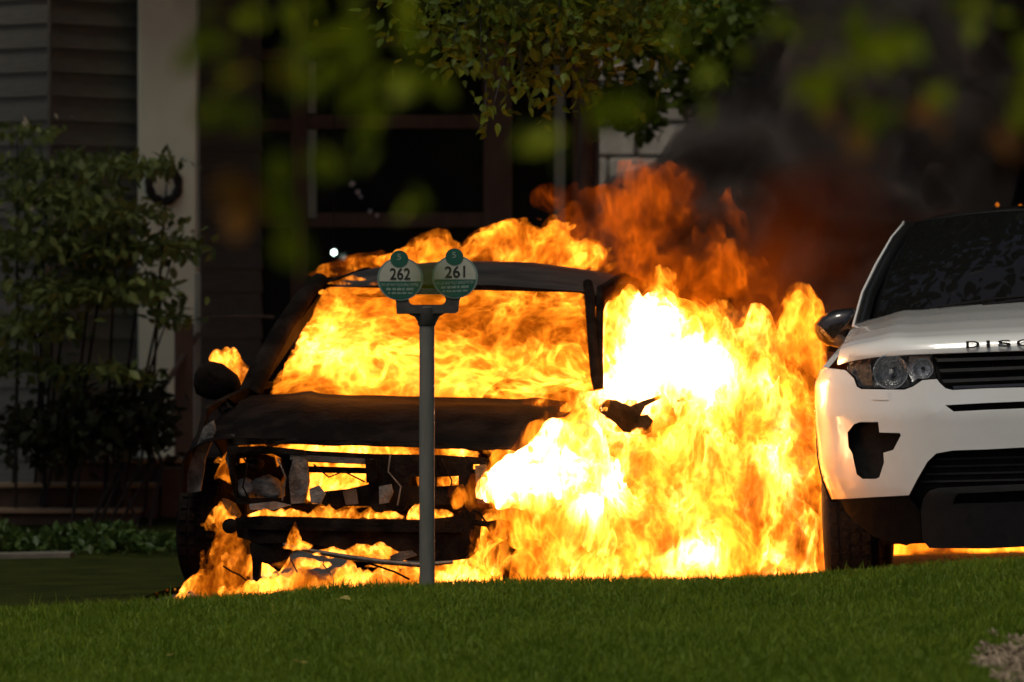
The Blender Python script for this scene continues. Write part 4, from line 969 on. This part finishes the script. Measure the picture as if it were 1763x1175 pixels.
# cowl, dash
grid_surf('cowl', 30, 4, lambda i, j: rl_.lerp(rr_, i) + Vector((0, .01 + .16 * j, -.012 - .03 * j + .01 * pn(i * 12, j, 4))), M['char'], bc, .05)
bplate('dashboard', [(425, 700), (428, 676), (470, 668), (490, 661), (530, 661), (548, 672), (620, 680), (700, 683), (830, 686), (846, 666), (862, 655), (900, 651), (935, 660), (962, 674), (1030, 678), (1035, 705)], 1.52, M['char'], bc, .3, step=.05)
sw = from_bm('steering_wheel', lathe_bm([(.165, 0), (.18, .012), (.19, 0), (.18, -.012), (.165, 0)], 28, 'Y'), M['char'], bc, smooth=60)
q = bl(905, 668, 1.85); sw.location = (q.x, q.y, q.z - .10); sw.rotation_euler = (R(-25), 0, 0)
# pillars
def pil(name, pts, rad, flat=1.0): return tube(name, [bl(u, v, t) for u, v, t in pts], rad, M['char'], bc, 10, flat)
pil('pillar', [(428, 682, 1.30), (447, 640, 1.42), (488, 565, 1.65), (525, 510, 1.86), (552, 482, 2.0)], [.055, .055, .05, .046, .045], .8)
pil('pillar', [(1040, 694, 1.30), (1026, 650, 1.42), (1021, 600, 1.55), (1017, 545, 1.72), (1015, 505, 1.9), (1012, 488, 2.0)], [.036, .026, .024, .024, .026, .024], .9)
# roof skin and header
def roofp(i, j):
    a = 2 * i - 1; t = 1.97 + 1.75 * j
    u0 = 540 + i * (1022 - 540)
    vtop = float(np.interp(u0, [540, 565, 600, 650, 700, 780, 850, 920, 970, 1005, 1022], [486, 470, 461, 454, 450, 448.5, 451, 459, 467, 476, 486]))
    vlow = float(np.interp(u0, [540, 600, 700, 850, 1000, 1022], [506, 500, 492, 492, 502, 512]))
    f0 = bl(u0, vlow, 1.97); c0 = bl(u0, vtop, 2.5)
    x = f0.x; jj = min(1.0, j / .3)
    z = f0.z + (c0.z - f0.z) * math.sin(jj * math.pi / 2) - (.12 * (j - .3) ** 2 if j > .3 else 0)
    return Vector((x * (1 + .04 * jj), t, z + .008 * pn(i * 9, j * 9, 5) + .006 * pn(i * 22, j * 20, 6)))
rf = grid_surf('roof', 40, 26, roofp, M['roofpaint'], bc, .012, smooth=60)
bplate('windscreen_header', [(528, 512), (545, 500), (600, 494), (700, 490), (850, 491), (1000, 502), (1026, 512), (1022, 528), (985, 524), (940, 520), (850, 514), (740, 510), (690, 509), (640, 513), (600, 508), (568, 512), (540, 516)], 1.95, M['char'], bc, .05, step=.04)
# rear and sides of the shell
def sidep(s):
    out_ = [(.42, .62), (.62, .80), (.95, .88), (1.22, .80), (1.36, .5), (1.40, .25), (2.9, .25)] + arc(3.25, .33, .37, 176, 4, 10) + [(3.75, .4), (3.85, .9), (3.6, 1.1), (3.35, 1.42), (2.6, 1.50), (2.02, 1.43), (1.9, 1.36), (1.3, .93), (.6, .84)]
    w1 = [(1.55, .95), (1.95, 1.30), (2.40, 1.40), (2.42, .95)]; w2 = [(2.52, .95), (2.50, 1.40), (3.15, 1.36), (3.32, .98)]
    return panel('door_side', [out_, w1, w2], lambda y, z: (s * (.84 - .05 * max(0, z - .9) - .30 * max(0, z - .95) - .06 * max(0, .75 - y) - .1 * max(0, y - 3.2)), y, z + .01 * pn(y * 4, z * 6, 8)), M['char'], bc, .09, .025, (-s, 0, 0), smooth=50)
sidep(1); sidep(-1)
panel('tailgate', [[(-.78, .35), (.78, .35), (.78, .95), (.60, 1.42), (-.60, 1.42), (-.78, .95)], [(-.62, .98), (-.50, 1.34), (.50, 1.34), (.62, .98)]], lambda x, z: (x, 3.85 - .35 * max(0, z - .95), z), M['char'], bc, .12, .03, smooth=50)
box('floor_pan', (-.72, .95, .20), (.72, 3.75, .30), M['char'], bc, .03)
for s in (-1, 1):
    bm = box_bm(s * .36 - .22, s * .36 + .22, 2.15, 2.27, .35, 1.12, .06, 3); box_bm(s * .36 - .22, s * .36 + .22, 1.75, 2.2, .35, .52, .05, 2, bm); from_bm('seat_frame', bm, M['char'], bc, smooth=50)
    pil('pillar', [(0, 0, 2.46), (0, 0, 2.5)], [.03, .03]) if False else tube('pillar', [(s * .80, 2.46, .9), (s * .70, 2.46, 1.2), (s * .63, 2.48, 1.44)], .035, M['char'], bc, 8)
# front wings
def wing(s):
    def fn(i, j):
        t = .34 + .98 * j
        arch = math.sqrt(max(0, .36 ** 2 - (t - .80) ** 2)) if abs(t - .80) < .36 else 0
        zl = max(.34 + arch, .52 - .35 * (t > .80) * min(1, abs(t - .8) / .3) if False else .34 + arch); zl = max(zl, .46)
        top = (fl_ if s < 0 else fr_).lerp(rl_ if s < 0 else rr_, j)
        xt, zt = top.x, top.z - .01
        xo = s * (.865 - .08 * max(0, .62 - t) ** 1.0)
        k_ = i
        x = xt + (xo - xt) * math.sin(min(1, k_ * 1.5) * math.pi / 2)
        z = zt + (zl - zt) * (k_ ** 1.7)
        return Vector((x + .012 * pn(k_ * 6, j * 7, 11), t, z + .02 * pn(k_ * 7, j * 8, 12)))
    return grid_surf('wing', 16, 20, fn, M['burnt'], bc, .012, (-s, 0, 0), smooth=60)
wl_ = wing(-1); wing(1)
bplate('wing_edge', [(352, 735), (368, 724), (372, 742), (352, 790), (345, 846), (322, 850), (316, 838), (330, 790)], .42, M['ash'], wl_, .015, step=.03)
bplate('wing_bracket', [(388, 752), (400, 748), (408, 770), (398, 782), (408, 800), (396, 812), (388, 790), (392, 772)], .4, M['ash'], wl_, .02, step=.03)
# mirrors
mpx = [(338, 642), (346, 628), (362, 622), (378, 626), (392, 637), (404, 646), (410, 662), (408, 680), (385, 689), (358, 688), (340, 680), (336, 662)]
mp_ = [bl(u, v, 1.42) for u, v in mpx]; cm_ = sum(mp_, Vector()) / len(mp_)
bm = bmesh.new(); rings = []
for y, k_ in ((1.34, .35), (1.345, .7), (1.37, .92), (1.42, 1), (1.48, .97), (1.50, .85)):
    rings.append([bm.verts.new((cm_.x + (p.x - cm_.x) * k_, y, cm_.z + (p.z - cm_.z) * k_)) for p in mp_])
for r0, r1 in zip(rings, rings[1:]):
    for k_ in range(len(r0)): bm.faces.new((r0[k_], r0[(k_ + 1) % len(r0)], r1[(k_ + 1) % len(r0)], r1[k_]))
bm.faces.new(rings[0]); bm.faces.new(rings[-1][::-1])
mm = from_bm('mirror', bm, M['char'], bc, smooth=50)
tube('mirror_stalk', [bl(378, 690, 1.42), bl(384, 704, 1.40), bl(392, 712, 1.38)], [.03, .022, .03], M['char'], mm, 8)
bplate('melted_mirror', [(1010, 692), (1035, 686), (1062, 690), (1085, 700), (1104, 691), (1146, 677), (1143, 682), (1108, 700), (1100, 716), (1112, 714), (1122, 724), (1120, 744), (1108, 750), (1098, 742), (1092, 752), (1076, 748), (1058, 728), (1030, 712)], .92, M['char'], bc, .03, step=.03)
# radiator frame
T = .30
rs_ = bplate('radiator_frame', [(392, 768), (440, 772), (520, 776), (640, 782), (760, 784), (838, 790), (846, 812), (846, 868), (826, 872), (640, 872), (520, 872), (405, 868), (396, 820)], T, M['char'], bc, .04, holes=[
    [(402, 784), (470, 782), (486, 790), (492, 812), (490, 858), (408, 858), (404, 820)],
    [(526, 796), (632, 800), (632, 806), (526, 803)],
    [(524, 814), (634, 816), (634, 834), (600, 842), (560, 846), (548, 868), (524, 868)],
    [(706, 822), (722, 821), (722, 838), (706, 838)], [(748, 822), (790, 820), (790, 836), (748, 838)], [(812, 800), (826, 800), (826, 808), (812, 808)], [(800, 786), (832, 789), (832, 795), (800, 794)]], step=.05)
bplate('upper_rail', [(500, 783), (640, 791), (640, 799), (600, 798), (500, 792)], T - .04, M['steel'], rs_, .03)
bplate('frame_post', [(506, 786), (526, 786), (530, 830), (524, 866), (500, 868), (498, 820)], T - .045, M['ash'], rs_, .03, step=.03)
bplate('frame_post', [(628, 790), (646, 792), (644, 830), (630, 832)], T - .045, M['char'], rs_, .03, step=.03)
bplate('frame_post', [(818, 802), (834, 800), (838, 868), (822, 870)], T - .045, M['steel'], rs_, .03, step=.03)
bplate('frame_bracket', [(652, 838), (672, 834), (676, 848), (668, 866), (654, 868)], T - .05, M['ash'], rs_, .02, step=.03)
bplate('headlight_bar', [(392, 770), (450, 768), (520, 775), (526, 784), (480, 780), (440, 776), (396, 782)], T - .05, M['char'], rs_, .03, step=.03)
eb = bplate('engine_block', [(556, 842), (600, 836), (640, 838), (720, 812), (800, 818), (815, 880), (560, 880)], .62, M['char'], bc, .35, step=.06)
hl2 = bplate('headlight_bucket', [(398, 778), (480, 778), (496, 800), (494, 868), (404, 866)], .50, M['char'], bc, .02, holes=[[(412, 790), (424, 788), (424, 796), (412, 798)], [(470, 784), (484, 784), (482, 800), (474, 806)]], step=.04)
for (u, v, ru, rv) in ((424, 846, 22, 20), (463, 842, 30, 24), (440, 800, 14, 12)):
    bm = bmesh.new(); bmesh.ops.create_icosphere(bm, subdivisions=3, radius=1)
    c = bl(u, v, .38); k_ = 24.9 / FPX
    for w_ in bm.verts:
        n_ = 1 + .45 * pn(w_.co.x * 1.7 + u, w_.co.y * 1.7, w_.co.z * 1.7) + .2 * pn(w_.co.x * 5, w_.co.y * 5 + u, w_.co.z * 5)
        w_.co = Vector((c.x + w_.co.x * ru * k_ * n_, c.y + w_.co.y * .06 * n_, c.z + w_.co.z * rv * k_ * n_))
    from_bm('melted_lump', bm, M['ash'] if v > 810 else M['char'], hl2, smooth=60)
# bumper beam and what hangs below it
bb_ = bplate('bumper_beam', [(398, 893), (440, 889), (600, 894), (720, 896), (776, 890), (800, 874), (814, 868), (812, 900), (806, 950), (795, 964), (760, 968), (700, 966), (600, 950), (540, 938), (500, 936), (440, 936), (402, 926)], .10, M['char'], bc, .12, bend=lambda x, z: .10 * (x / .7) ** 2, step=.05)
bplate('beam_ridge', [(420, 906), (790, 912), (790, 918), (420, 912)], .085, M['char'], bb_, .03, bend=lambda x, z: .10 * (x / .7) ** 2)
q = bl(396, 906, .08); o = from_bm('horn', lathe_bm([(.002, -.02), (.02, -.02), (.033, -.012), (.034, .01), (.02, .03), (.002, .03)], 18, 'Y'), M['char'], bc, smooth=40); o.location = q
lbk = bplate('hanging_bracket', [(428, 936), (492, 936), (500, 950), (490, 968), (478, 985), (462, 972), (448, 968), (446, 996), (441, 1002), (436, 998), (434, 968), (430, 950)], .14, M['char'], bc, .03, step=.04)
bplate('hanging_bracket', [(838, 908), (862, 896), (884, 898), (886, 892), (898, 896), (900, 938), (884, 950), (876, 980), (872, 1002), (866, 1000), (864, 984), (846, 975), (832, 968), (834, 960), (848, 942), (868, 930), (846, 922)], .06, M['char'], bc, .03, step=.04)
bplate('torn_strip', [(812, 894), (840, 898), (862, 894), (868, 902), (840, 908), (812, 904)], .05, M['char'], bc, .02, step=.04)
tube('hanging_pipe', [bl(488, 938, .05), bl(530, 948, .03), bl(600, 960, .02), bl(660, 968, .02), bl(722, 973, .04), bl(780, 968, .08)], [.008, .010, .012, .012, .011, .008], M['steel'], bc, 8)
tube('hanging_wire', [bl(600, 962, .03), bl(640, 972, .03), bl(680, 985, .03), bl(705, 998, .04)], .005, M['char'], bc, 6)
tube('hanging_wire', [bl(384, 975, .1), bl(400, 985, .1), bl(412, 990, .1), bl(424, 1000, .1)], .004, M['char'], bc, 6)
bplate('torn_strip', [(672, 958), (690, 950), (706, 948), (716, 956), (700, 962), (690, 968), (676, 968)], .03, M['steel'], bc, .012, step=.03)
bplate('strut', [(362, 866), (384, 858), (400, 868), (410, 886), (404, 900), (384, 906), (372, 896), (360, 905), (350, 890)], .55, M['ash'], bc, .05, step=.03)
bplate('inner_arch', [(352, 862), (388, 842), (420, 868), (424, 900), (405, 925), (380, 900), (356, 912)], .60, M['char'], bc, .03, step=.05)
# wheels, tyres burnt
for x, y, s, st_ in ((-.80, .80, -1, -3), (.745, .80, 1, -3), (-.73, 3.25, -1, 0), (.73, 3.25, 1, 0)):
    wheel(bc, x, y, .305, .215, s, M['char'], M['steel'], st_)

for pts_, r_ in (([(410, 772, .30), (426, 800, .27), (418, 838, .27), (432, 866, .28)], .004), ([(478, 790, .25), (492, 822, .24), (486, 862, .26)], .0035), ([(540, 800, .26), (566, 822, .24), (592, 812, .25), (628, 830, .26)], .004), ([(672, 782, .27), (668, 812, .25), (690, 838, .25), (684, 872, .24)], .0035), ([(760, 790, .26), (778, 828, .25), (770, 868, .26)], .004), ([(508, 938, .06), (500, 962, .05), (512, 986, .05)], .0035), ([(560, 948, .06), (556, 972, .05), (570, 990, .06)], .003), ([(806, 872, .1), (826, 884, .08), (838, 902, .07)], .005)):
    tube('hanging_wire', [bl(*q) for q in pts_], r_, M['char'] if r_ > .0036 else M['ash'], bc, 6)
for px_, t_, m_ in (([(532, 842), (548, 836), (560, 850), (552, 868), (536, 866)], .22, 'ash'), ([(590, 846), (612, 842), (616, 868), (594, 870)], .24, 'steel'), ([(702, 846), (722, 842), (724, 866), (706, 870)], .24, 'char'), ([(742, 846), (790, 844), (796, 868), (744, 870)], .25, 'char'), ([(430, 868), (470, 864), (500, 870), (470, 878), (432, 878)], .2, 'ash'), ([(640, 868), (700, 872), (690, 882), (648, 880)], .18, 'char')):
    bplate('torn_strip', px_, t_, M[m_], bc, .012, step=.03)
# ------------------------------------------------------------------ the fire
def fire(o, label, cat='fire'): return tag(o, label, cat, kind='stuff')
K = 1.75     # overall brightness of the flames
core = [(tuple(P(915, 818, 24.3)), (.22, .4, .11), 15.0), (tuple(P(1000, 790, 24.4)), (.17, .4, .16), 8.0), (tuple(P(1095, 580, 25.2)), (.13, .6, .22), 12.0), (tuple(P(1180, 640, 25.2)), (.24, .6, .10), 7.0), (tuple(P(1030, 930, 24.9)), (.30, .6, .13), -.62), (tuple(P(1405, 640, 25.8)), (.13, .6, .22), -.6), (tuple(P(1340, 760, 25.6)), (.10, .5, .16), 1.6), (tuple(P(1240, 950, 25.4)), (.22, .5, .06), 1.5), (tuple(P(1170, 790, 25.3)), (.16, .5, .10), -.45)]
fm = fire_mat('fire_main', gap=.30, body=5.5 * K, sheet=75 * K, cores=core, size=1.9, ext=16, scale=9.5, step=.016, power=12, patch=.85)
MAIN = [PB(1160, 780, 25.6, 230, 190, .5), PB(915, 822, 24.42, 84, 52, .2), PB(975, 790, 24.5, 62, 70, .22), PB(1000, 745, 24.6, 40, 50, .18), PB(1010, 870, 24.65, 120, 90, .3), PB(1085, 575, 25.5, 58, 84, .3), PB(1130, 560, 25.6, 60, 72, .3), PB(1170, 610, 25.5, 90, 80, .3), PB(1240, 640, 25.7, 110, 110, .35), PB(1300, 620, 25.8, 60, 85, .25), PB(1375, 560, 25.9, 32, 66, .15), PB(1250, 890, 25.6, 190, 120, .45), PB(980, 950, 24.8, 130, 60, .35), PB(1380, 800, 25.95, 80, 230, .4), PB(1330, 690, 25.8, 90, 110, .35)]
def right_edge(x, y, z): return (1.35 + .085 * (y - 24.9) + .08 * np.minimum(vnoise(x * 0 + 3, y * 7, z * 6 + 2 * y) - .6, 0) - x) * 8      # stops short of the white car's flank
def carve(x, y, z):
    c = P(1092, 712, 24.9); q = np.sqrt(((x - c.x) / .215) ** 2 + ((y - c.y) / .74) ** 2 + ((z - c.z) / .13) ** 2) + .5 * (vnoise(x * 14, y * 14, z * 14) - .5)
    return np.minimum.reduce([right_edge(x, y, z), (q - 1) * 2, np.where(z > .93, (x - P(1040, 0, 25.4).x) * 8, 9)])
fire(flame_hull('fire', MAIN, fm, floor=.02, cell=.012, amp=.62, oct=4, ns=(8, 8, 4.2), warp=.07, clip=carve), 'roaring yellow fire filling the gap between the two cars')
wm = fire_mat('fire_wisps', gap=.47, soft=.13, body=1.6 * K, sheet=22 * K, size=2.1, ext=7, scale=9.0, step=.022, power=12, skin=0.0)
fire(flame_hull('flame_wisps', [(c, tuple(q * 1.07 + .035 for q in r_)) for c, r_ in MAIN], wm, floor=.02, cell=.018, amp=.75, oct=3, ns=(8, 8, 4.2), warp=.07, clip=carve, seed=.15), 'thin torn wisps of flame round the edge of the big fire')
cm2 = fire_mat('fire_cabin', body=3.2 * K, sheet=50 * K, scale=7.0, ext=12, size=1.0, step=.016, power=16, patch=.7, stretch=(.75, 1, 1.15), tilt=15, cores=[(tuple(P(560, 620, 27.0)), (.35, .6, .25), 1.2), (tuple(P(760, 660, 27)), (.55, .6, .09), 2.2), (tuple(P(900, 560, 27)), (.40, .9, .20), -.78)])
def inside(x, y, z):
    q = np.stack([x, y, z, np.ones_like(x)], -1) @ np.array(BI, np.float32).T
    lx, ly, lz = q[..., 0], q[..., 1], q[..., 2]
    wmax = .74 - .30 * np.maximum(0, lz - .95)
    return np.minimum.reduce([(wmax - np.abs(lx)) * 8, (ly - (1.36 + .88 * np.maximum(0, lz - .93))) * 8, (3.3 - ly) * 8, (lz - .75) * 8, (1.40 - lz) * 8])
lc = BM_ @ Vector((0, 2.35, 1.1))
fire(flame_hull('cabin_fire', [(lc, (1.1, 1.3, .8))], cm2, clip=inside, cell=.016, amp=.25), 'orange fire filling the cabin behind the empty windscreen of the burning car')
rm = fire_mat('fire_roof', gap=.40, soft=.16, body=2.4 * K, sheet=36 * K, scale=11, ext=11, size=.8, step=.013, power=12)
fire(flame_hull('roof_flames', [PB(575, 469, 27.65, 34, 7, .10), PB(610, 455, 27.65, 40, 8, .12), PB(650, 445, 27.75, 45, 10, .15), PB(700, 439, 27.75, 50, 12, .18), PB(755, 419, 27.85, 40, 24, .15), PB(730, 437, 27.85, 60, 14, .2), PB(830, 431, 27.85, 60, 20, .25), PB(880, 409, 27.85, 60, 32, .25), PB(945, 419, 27.95, 60, 40, .25), PB(1000, 439, 27.95, 50, 28, .25)], rm, cell=.009, amp=1.1, oct=4, ns=(13, 13, 13), lean=1.0, warp=.06), 'thin flames streaming over the roof of the burning car')
gm = fire_mat('fire_glow', body=.13 * K, sheet=2.4 * K, scale=7.5, ext=3.2, size=1.2, step=.025, red=1.0, skin=.002, power=9, patch=1.1, gap=.44, soft=.2)
fire(flame_hull('rolling_red_flames', [PB(1000, 400, 27.4, 60, 60, .3), PB(1110, 390, 27.5, 110, 70, .4), PB(1150, 345, 27.4, 60, 42, .25), PB(1060, 430, 27.4, 110, 60, .4), PB(1245, 385, 27.5, 40, 55, .2), PB(950, 345, 27.4, 34, 26, .14), PB(1200, 470, 27.2, 110, 70, .35), PB(1150, 480, 27.0, 100, 50, .3), PB(1040, 340, 27.4, 60, 30, .2), PB(1130, 330, 27.4, 80, 50, .3)], gm, cell=.013, amp=.9, taper=.1, oct=4, ns=(9, 9, 7), warp=.08), 'dull red flames rolling up into smoke above the burning car')
dm = fire_mat('smoke_firelight', cores=[(tuple(P(1290, 560, 28.2)), (.42, .8, .36), 9.0)], body=.006 * K, sheet=.018 * K, scale=2.6, ext=1.0, size=1.6, step=.06, red=1.0, skin=.0, power=4, gap=.40, soft=.30)  # emission put in for firelight scattered by the smoke
fire(flame_hull('lit_smoke_glow', [PB(1270, 520, 28.2, 190, 130, .5), PB(1420, 560, 28.2, 120, 120, .4), PB(1150, 430, 28.2, 200, 110, .5), PB(1370, 640, 28.0, 130, 160, .3), PB(1400, 400, 28.3, 190, 150, .5), PB(1560, 430, 28.3, 130, 90, .4)], dm, cell=.04, amp=.6, ns=(3, 3, 2.5), taper=.1), 'smoke beside the white car with firelight put in as a faint brown glow')
em = fire_mat('fire_small', body=4.5 * K, sheet=60 * K, scale=14, ext=16, size=.5, step=.01, power=12)
eng = fire_mat('fire_engine', body=4.2 * K, sheet=66 * K, scale=10, ext=13, size=.8, step=.013, power=13)
def bpb(u, v, t, ru, rv, rd):
    c = BM_ @ bl(u, v, t); k_ = c.y / FPX
    return (c, (ru * k_, rd, rv * k_))
fire(flame_hull('mirror_flames', [bpb(395, 632, 1.75, 30, 28, .1), bpb(420, 655, 1.75, 22, 26, .1), bpb(375, 615, 1.75, 12, 12, .06)], em, cell=.007, amp=1.0, oct=4, ns=(20, 20, 11), lean=-.4), 'small bright flames licking up behind the charred door mirror')
fire(flame_hull('engine_fire', [bpb(570, 820, .55, 80, 50, .16), bpb(570, 772, .55, 110, 18, .14), bpb(690, 775, .6, 120, 14, .12), bpb(780, 805, .6, 60, 40, .14), bpb(440, 790, .62, 50, 40, .08), bpb(375, 820, .72, 18, 36, .06)], eng, cell=.010, amp=.5, ns=(13, 13, 8)), 'orange fire glowing through the openings of the burnt front frame')
blb = []
for _ in range(34):
    u = rng.uniform(432, 778); h = rng.uniform(4, 9) + 16 * rng.random() * math.exp(-((u - 708) / 26) ** 2) + 8 * rng.random() * math.exp(-((u - 560) / 30) ** 2)
    blb.append(bpb(u, 887 - h * .3, .2 + rng.normal() * .015, rng.uniform(9, 22), h * 1.3, .04))
fire(flame_hull('bumper_flames', blb, em, cell=.006, amp=.8, oct=4, ns=(22, 22, 10), taper=.7, lean=.8, warp=.03), 'row of small flames standing on top of the charred bumper beam')
blb = [bpb(508, 925, .03, 10, 20, .04), bpb(520, 938, .03, 20, 10, .04), bpb(570, 950, .07, 30, 9, .05), bpb(620, 948, .07, 30, 14, .05), bpb(655, 946, .07, 22, 16, .05), bpb(520, 968, .1, 34, 10, .05), bpb(690, 972, .1, 40, 6, .05), bpb(740, 976, .12, 50, 6, .05)]
fire(flame_hull('hanging_flames', blb, em, cell=.006, amp=.9, oct=4, ns=(22, 22, 10), taper=.7, lean=.6, warp=.03), 'flame tongues between the bumper beam and the hanging pipe')
blb = [bpb(395, 950, .45, 30, 60, .12), bpb(380, 1000, .4, 50, 32, .12), bpb(470, 1010, .35, 60, 22, .15), bpb(460, 960, .5, 40, 30, .1), bpb(380, 890, .5, 20, 24, .06), bpb(315, 1026, .25, 14, 12, .06), bpb(520, 1003, .45, 60, 26, .15), bpb(600, 1000, .45, 60, 30, .2), bpb(690, 996, .5, 70, 30, .2), bpb(780, 990, .5, 60, 24, .2), bpb(840, 930, .35, 40, 60, .1), bpb(860, 985, .35, 60, 25, .12)]
fire(flame_hull('ground_flames', blb, eng, cell=.009, amp=1.1, oct=4, ns=(24, 24, 10), floor=-.03, taper=.8, lean=.3), 'flames pooling on the ground under the front of the burning car')
blb = [bpb(585, 488, 1.86, 22, 4, .03), bpb(608, 479, 1.86, 14, 4, .03), bpb(655, 488, 1.86, 18, 3.5, .03), bpb(556, 503, 1.84, 7, 4, .03)]
fire(flame_hull('header_flames', blb, em, cell=.005, amp=.9, ns=(26, 26, 26), lean=.6), 'ragged flames breaking through the front edge of the burnt roof')
ug = fire_mat('fire_under', body=1.2 * K, sheet=24 * K, scale=10, ext=7, gap=.38, size=1.0, step=.02)
fire(flame_hull('far_ground_fire', [(Vector((2.0, 29.6, .12)), (1.5, .3, .26)), (Vector((3.2, 29.6, .12)), (1.2, .3, .2)), (Vector((.9, 29.2, .2)), (.7, .4, .3))], ug, cell=.018, amp=.5, floor=.02), 'burning fuel on the street seen under the white car')
sp = fire_mat('fire_spark', body=3 * K, sheet=8 * K, ext=3, size=.05, step=.01, red=1)
for (u, v, r), lab in (((1717, 352, 4), 'small orange spark of flame above the white car roof'), ((1757, 356, 5), 'tiny orange flame tip above the white car roof at the picture edge')):
    tag(flame_hull('spark', [PB(u, v, 27.5, r, r * 1.1, .015)], sp, cell=.003, amp=.2, ns=(40, 40, 30)), lab, 'spark', 'sparks above the white car')
for (u, v, r), lab in (((270, 1021, 2.2), 'lower of two sparks floating left of the burnt tyre'), ((288, 1016, 2.4), 'upper of two sparks floating left of the burnt tyre')):
    tag(flame_hull('spark', [PB(u, v, 25.4, r, r * 1.1, .008)], sp, cell=.002, amp=.2, ns=(60, 60, 40)), lab, 'spark', 'sparks beside the burnt tyre')
# ------------------------------------------------------------------ smoke
m = bpy.data.materials.new('black_smoke'); m.use_nodes = True; nt = m.node_tree; nt.nodes.clear()
out = nt.nodes.new('ShaderNodeOutputMaterial'); pv = nt.nodes.new('ShaderNodeVolumePrincipled')
pv.inputs['Color'].default_value = (0.20, 0.175, 0.15, 1)
geo = nt.nodes.new('ShaderNodeNewGeometry'); n1 = N(nt, 'ShaderNodeTexNoise', i_Scale=1.9, i_Detail=5.0, i_Distortion=.6, i_Roughness=0.55); nt.links.new(geo.outputs['Position'], n1.inputs['Vector'])
mr = nt.nodes.new('ShaderNodeMapRange'); mr.inputs['From Min'].default_value = .42; mr.inputs['From Max'].default_value = .62; mr.inputs['To Min'].default_value = .9; mr.inputs['To Max'].default_value = 10
nt.links.new(n1.outputs['Fac'], mr.inputs[0]); nt.links.new(mr.outputs[0], pv.inputs['Density'])
n5 = N(nt, 'ShaderNodeTexNoise', i_Scale=1.3, i_Detail=4.0, i_Roughness=0.6, i_Distortion=.8); nt.links.new(geo.outputs['Position'], n5.inputs['Vector'])
rp = nt.nodes.new('ShaderNodeValToRGB'); rp.color_ramp.elements[0].position = .40; rp.color_ramp.elements[1].position = .62
rp.color_ramp.elements[0].color = (0.05, 0.04, 0.032, 1); rp.color_ramp.elements[1].color = (0.33, 0.30, 0.265, 1)      # soot and paler steam
nt.links.new(n5.outputs['Fac'], rp.inputs[0]); nt.links.new(rp.outputs[0], pv.inputs['Color']); nt.links.new(pv.outputs[0], out.inputs['Volume'])
m.cycles.volume_step_rate = .6
tag(flame_hull('smoke', [PB(1130, 390, 29.2, 120, 120, .5), PB(1230, 480, 29.2, 160, 100, .5), PB(1600, 330, 29.6, 200, 200, .9), PB(1250, 330, 29, 190, 170, .8), PB(1500, 250, 29.5, 260, 260, 1.0), PB(1700, 150, 30, 240, 260, 1.2), PB(1450, 480, 29, 200, 150, .8), PB(1850, 250, 30, 260, 260, 1.1), PB(1900, 0, 30.5, 400, 300, 1.3), PB(1650, 480, 29.5, 250, 130, .7)], m, cell=.05, amp=.55, ns=(1.8, 1.8, 1.8), warp=.2, taper=0), 'black smoke drifting right from the fire over the street', 'smoke', kind='stuff')
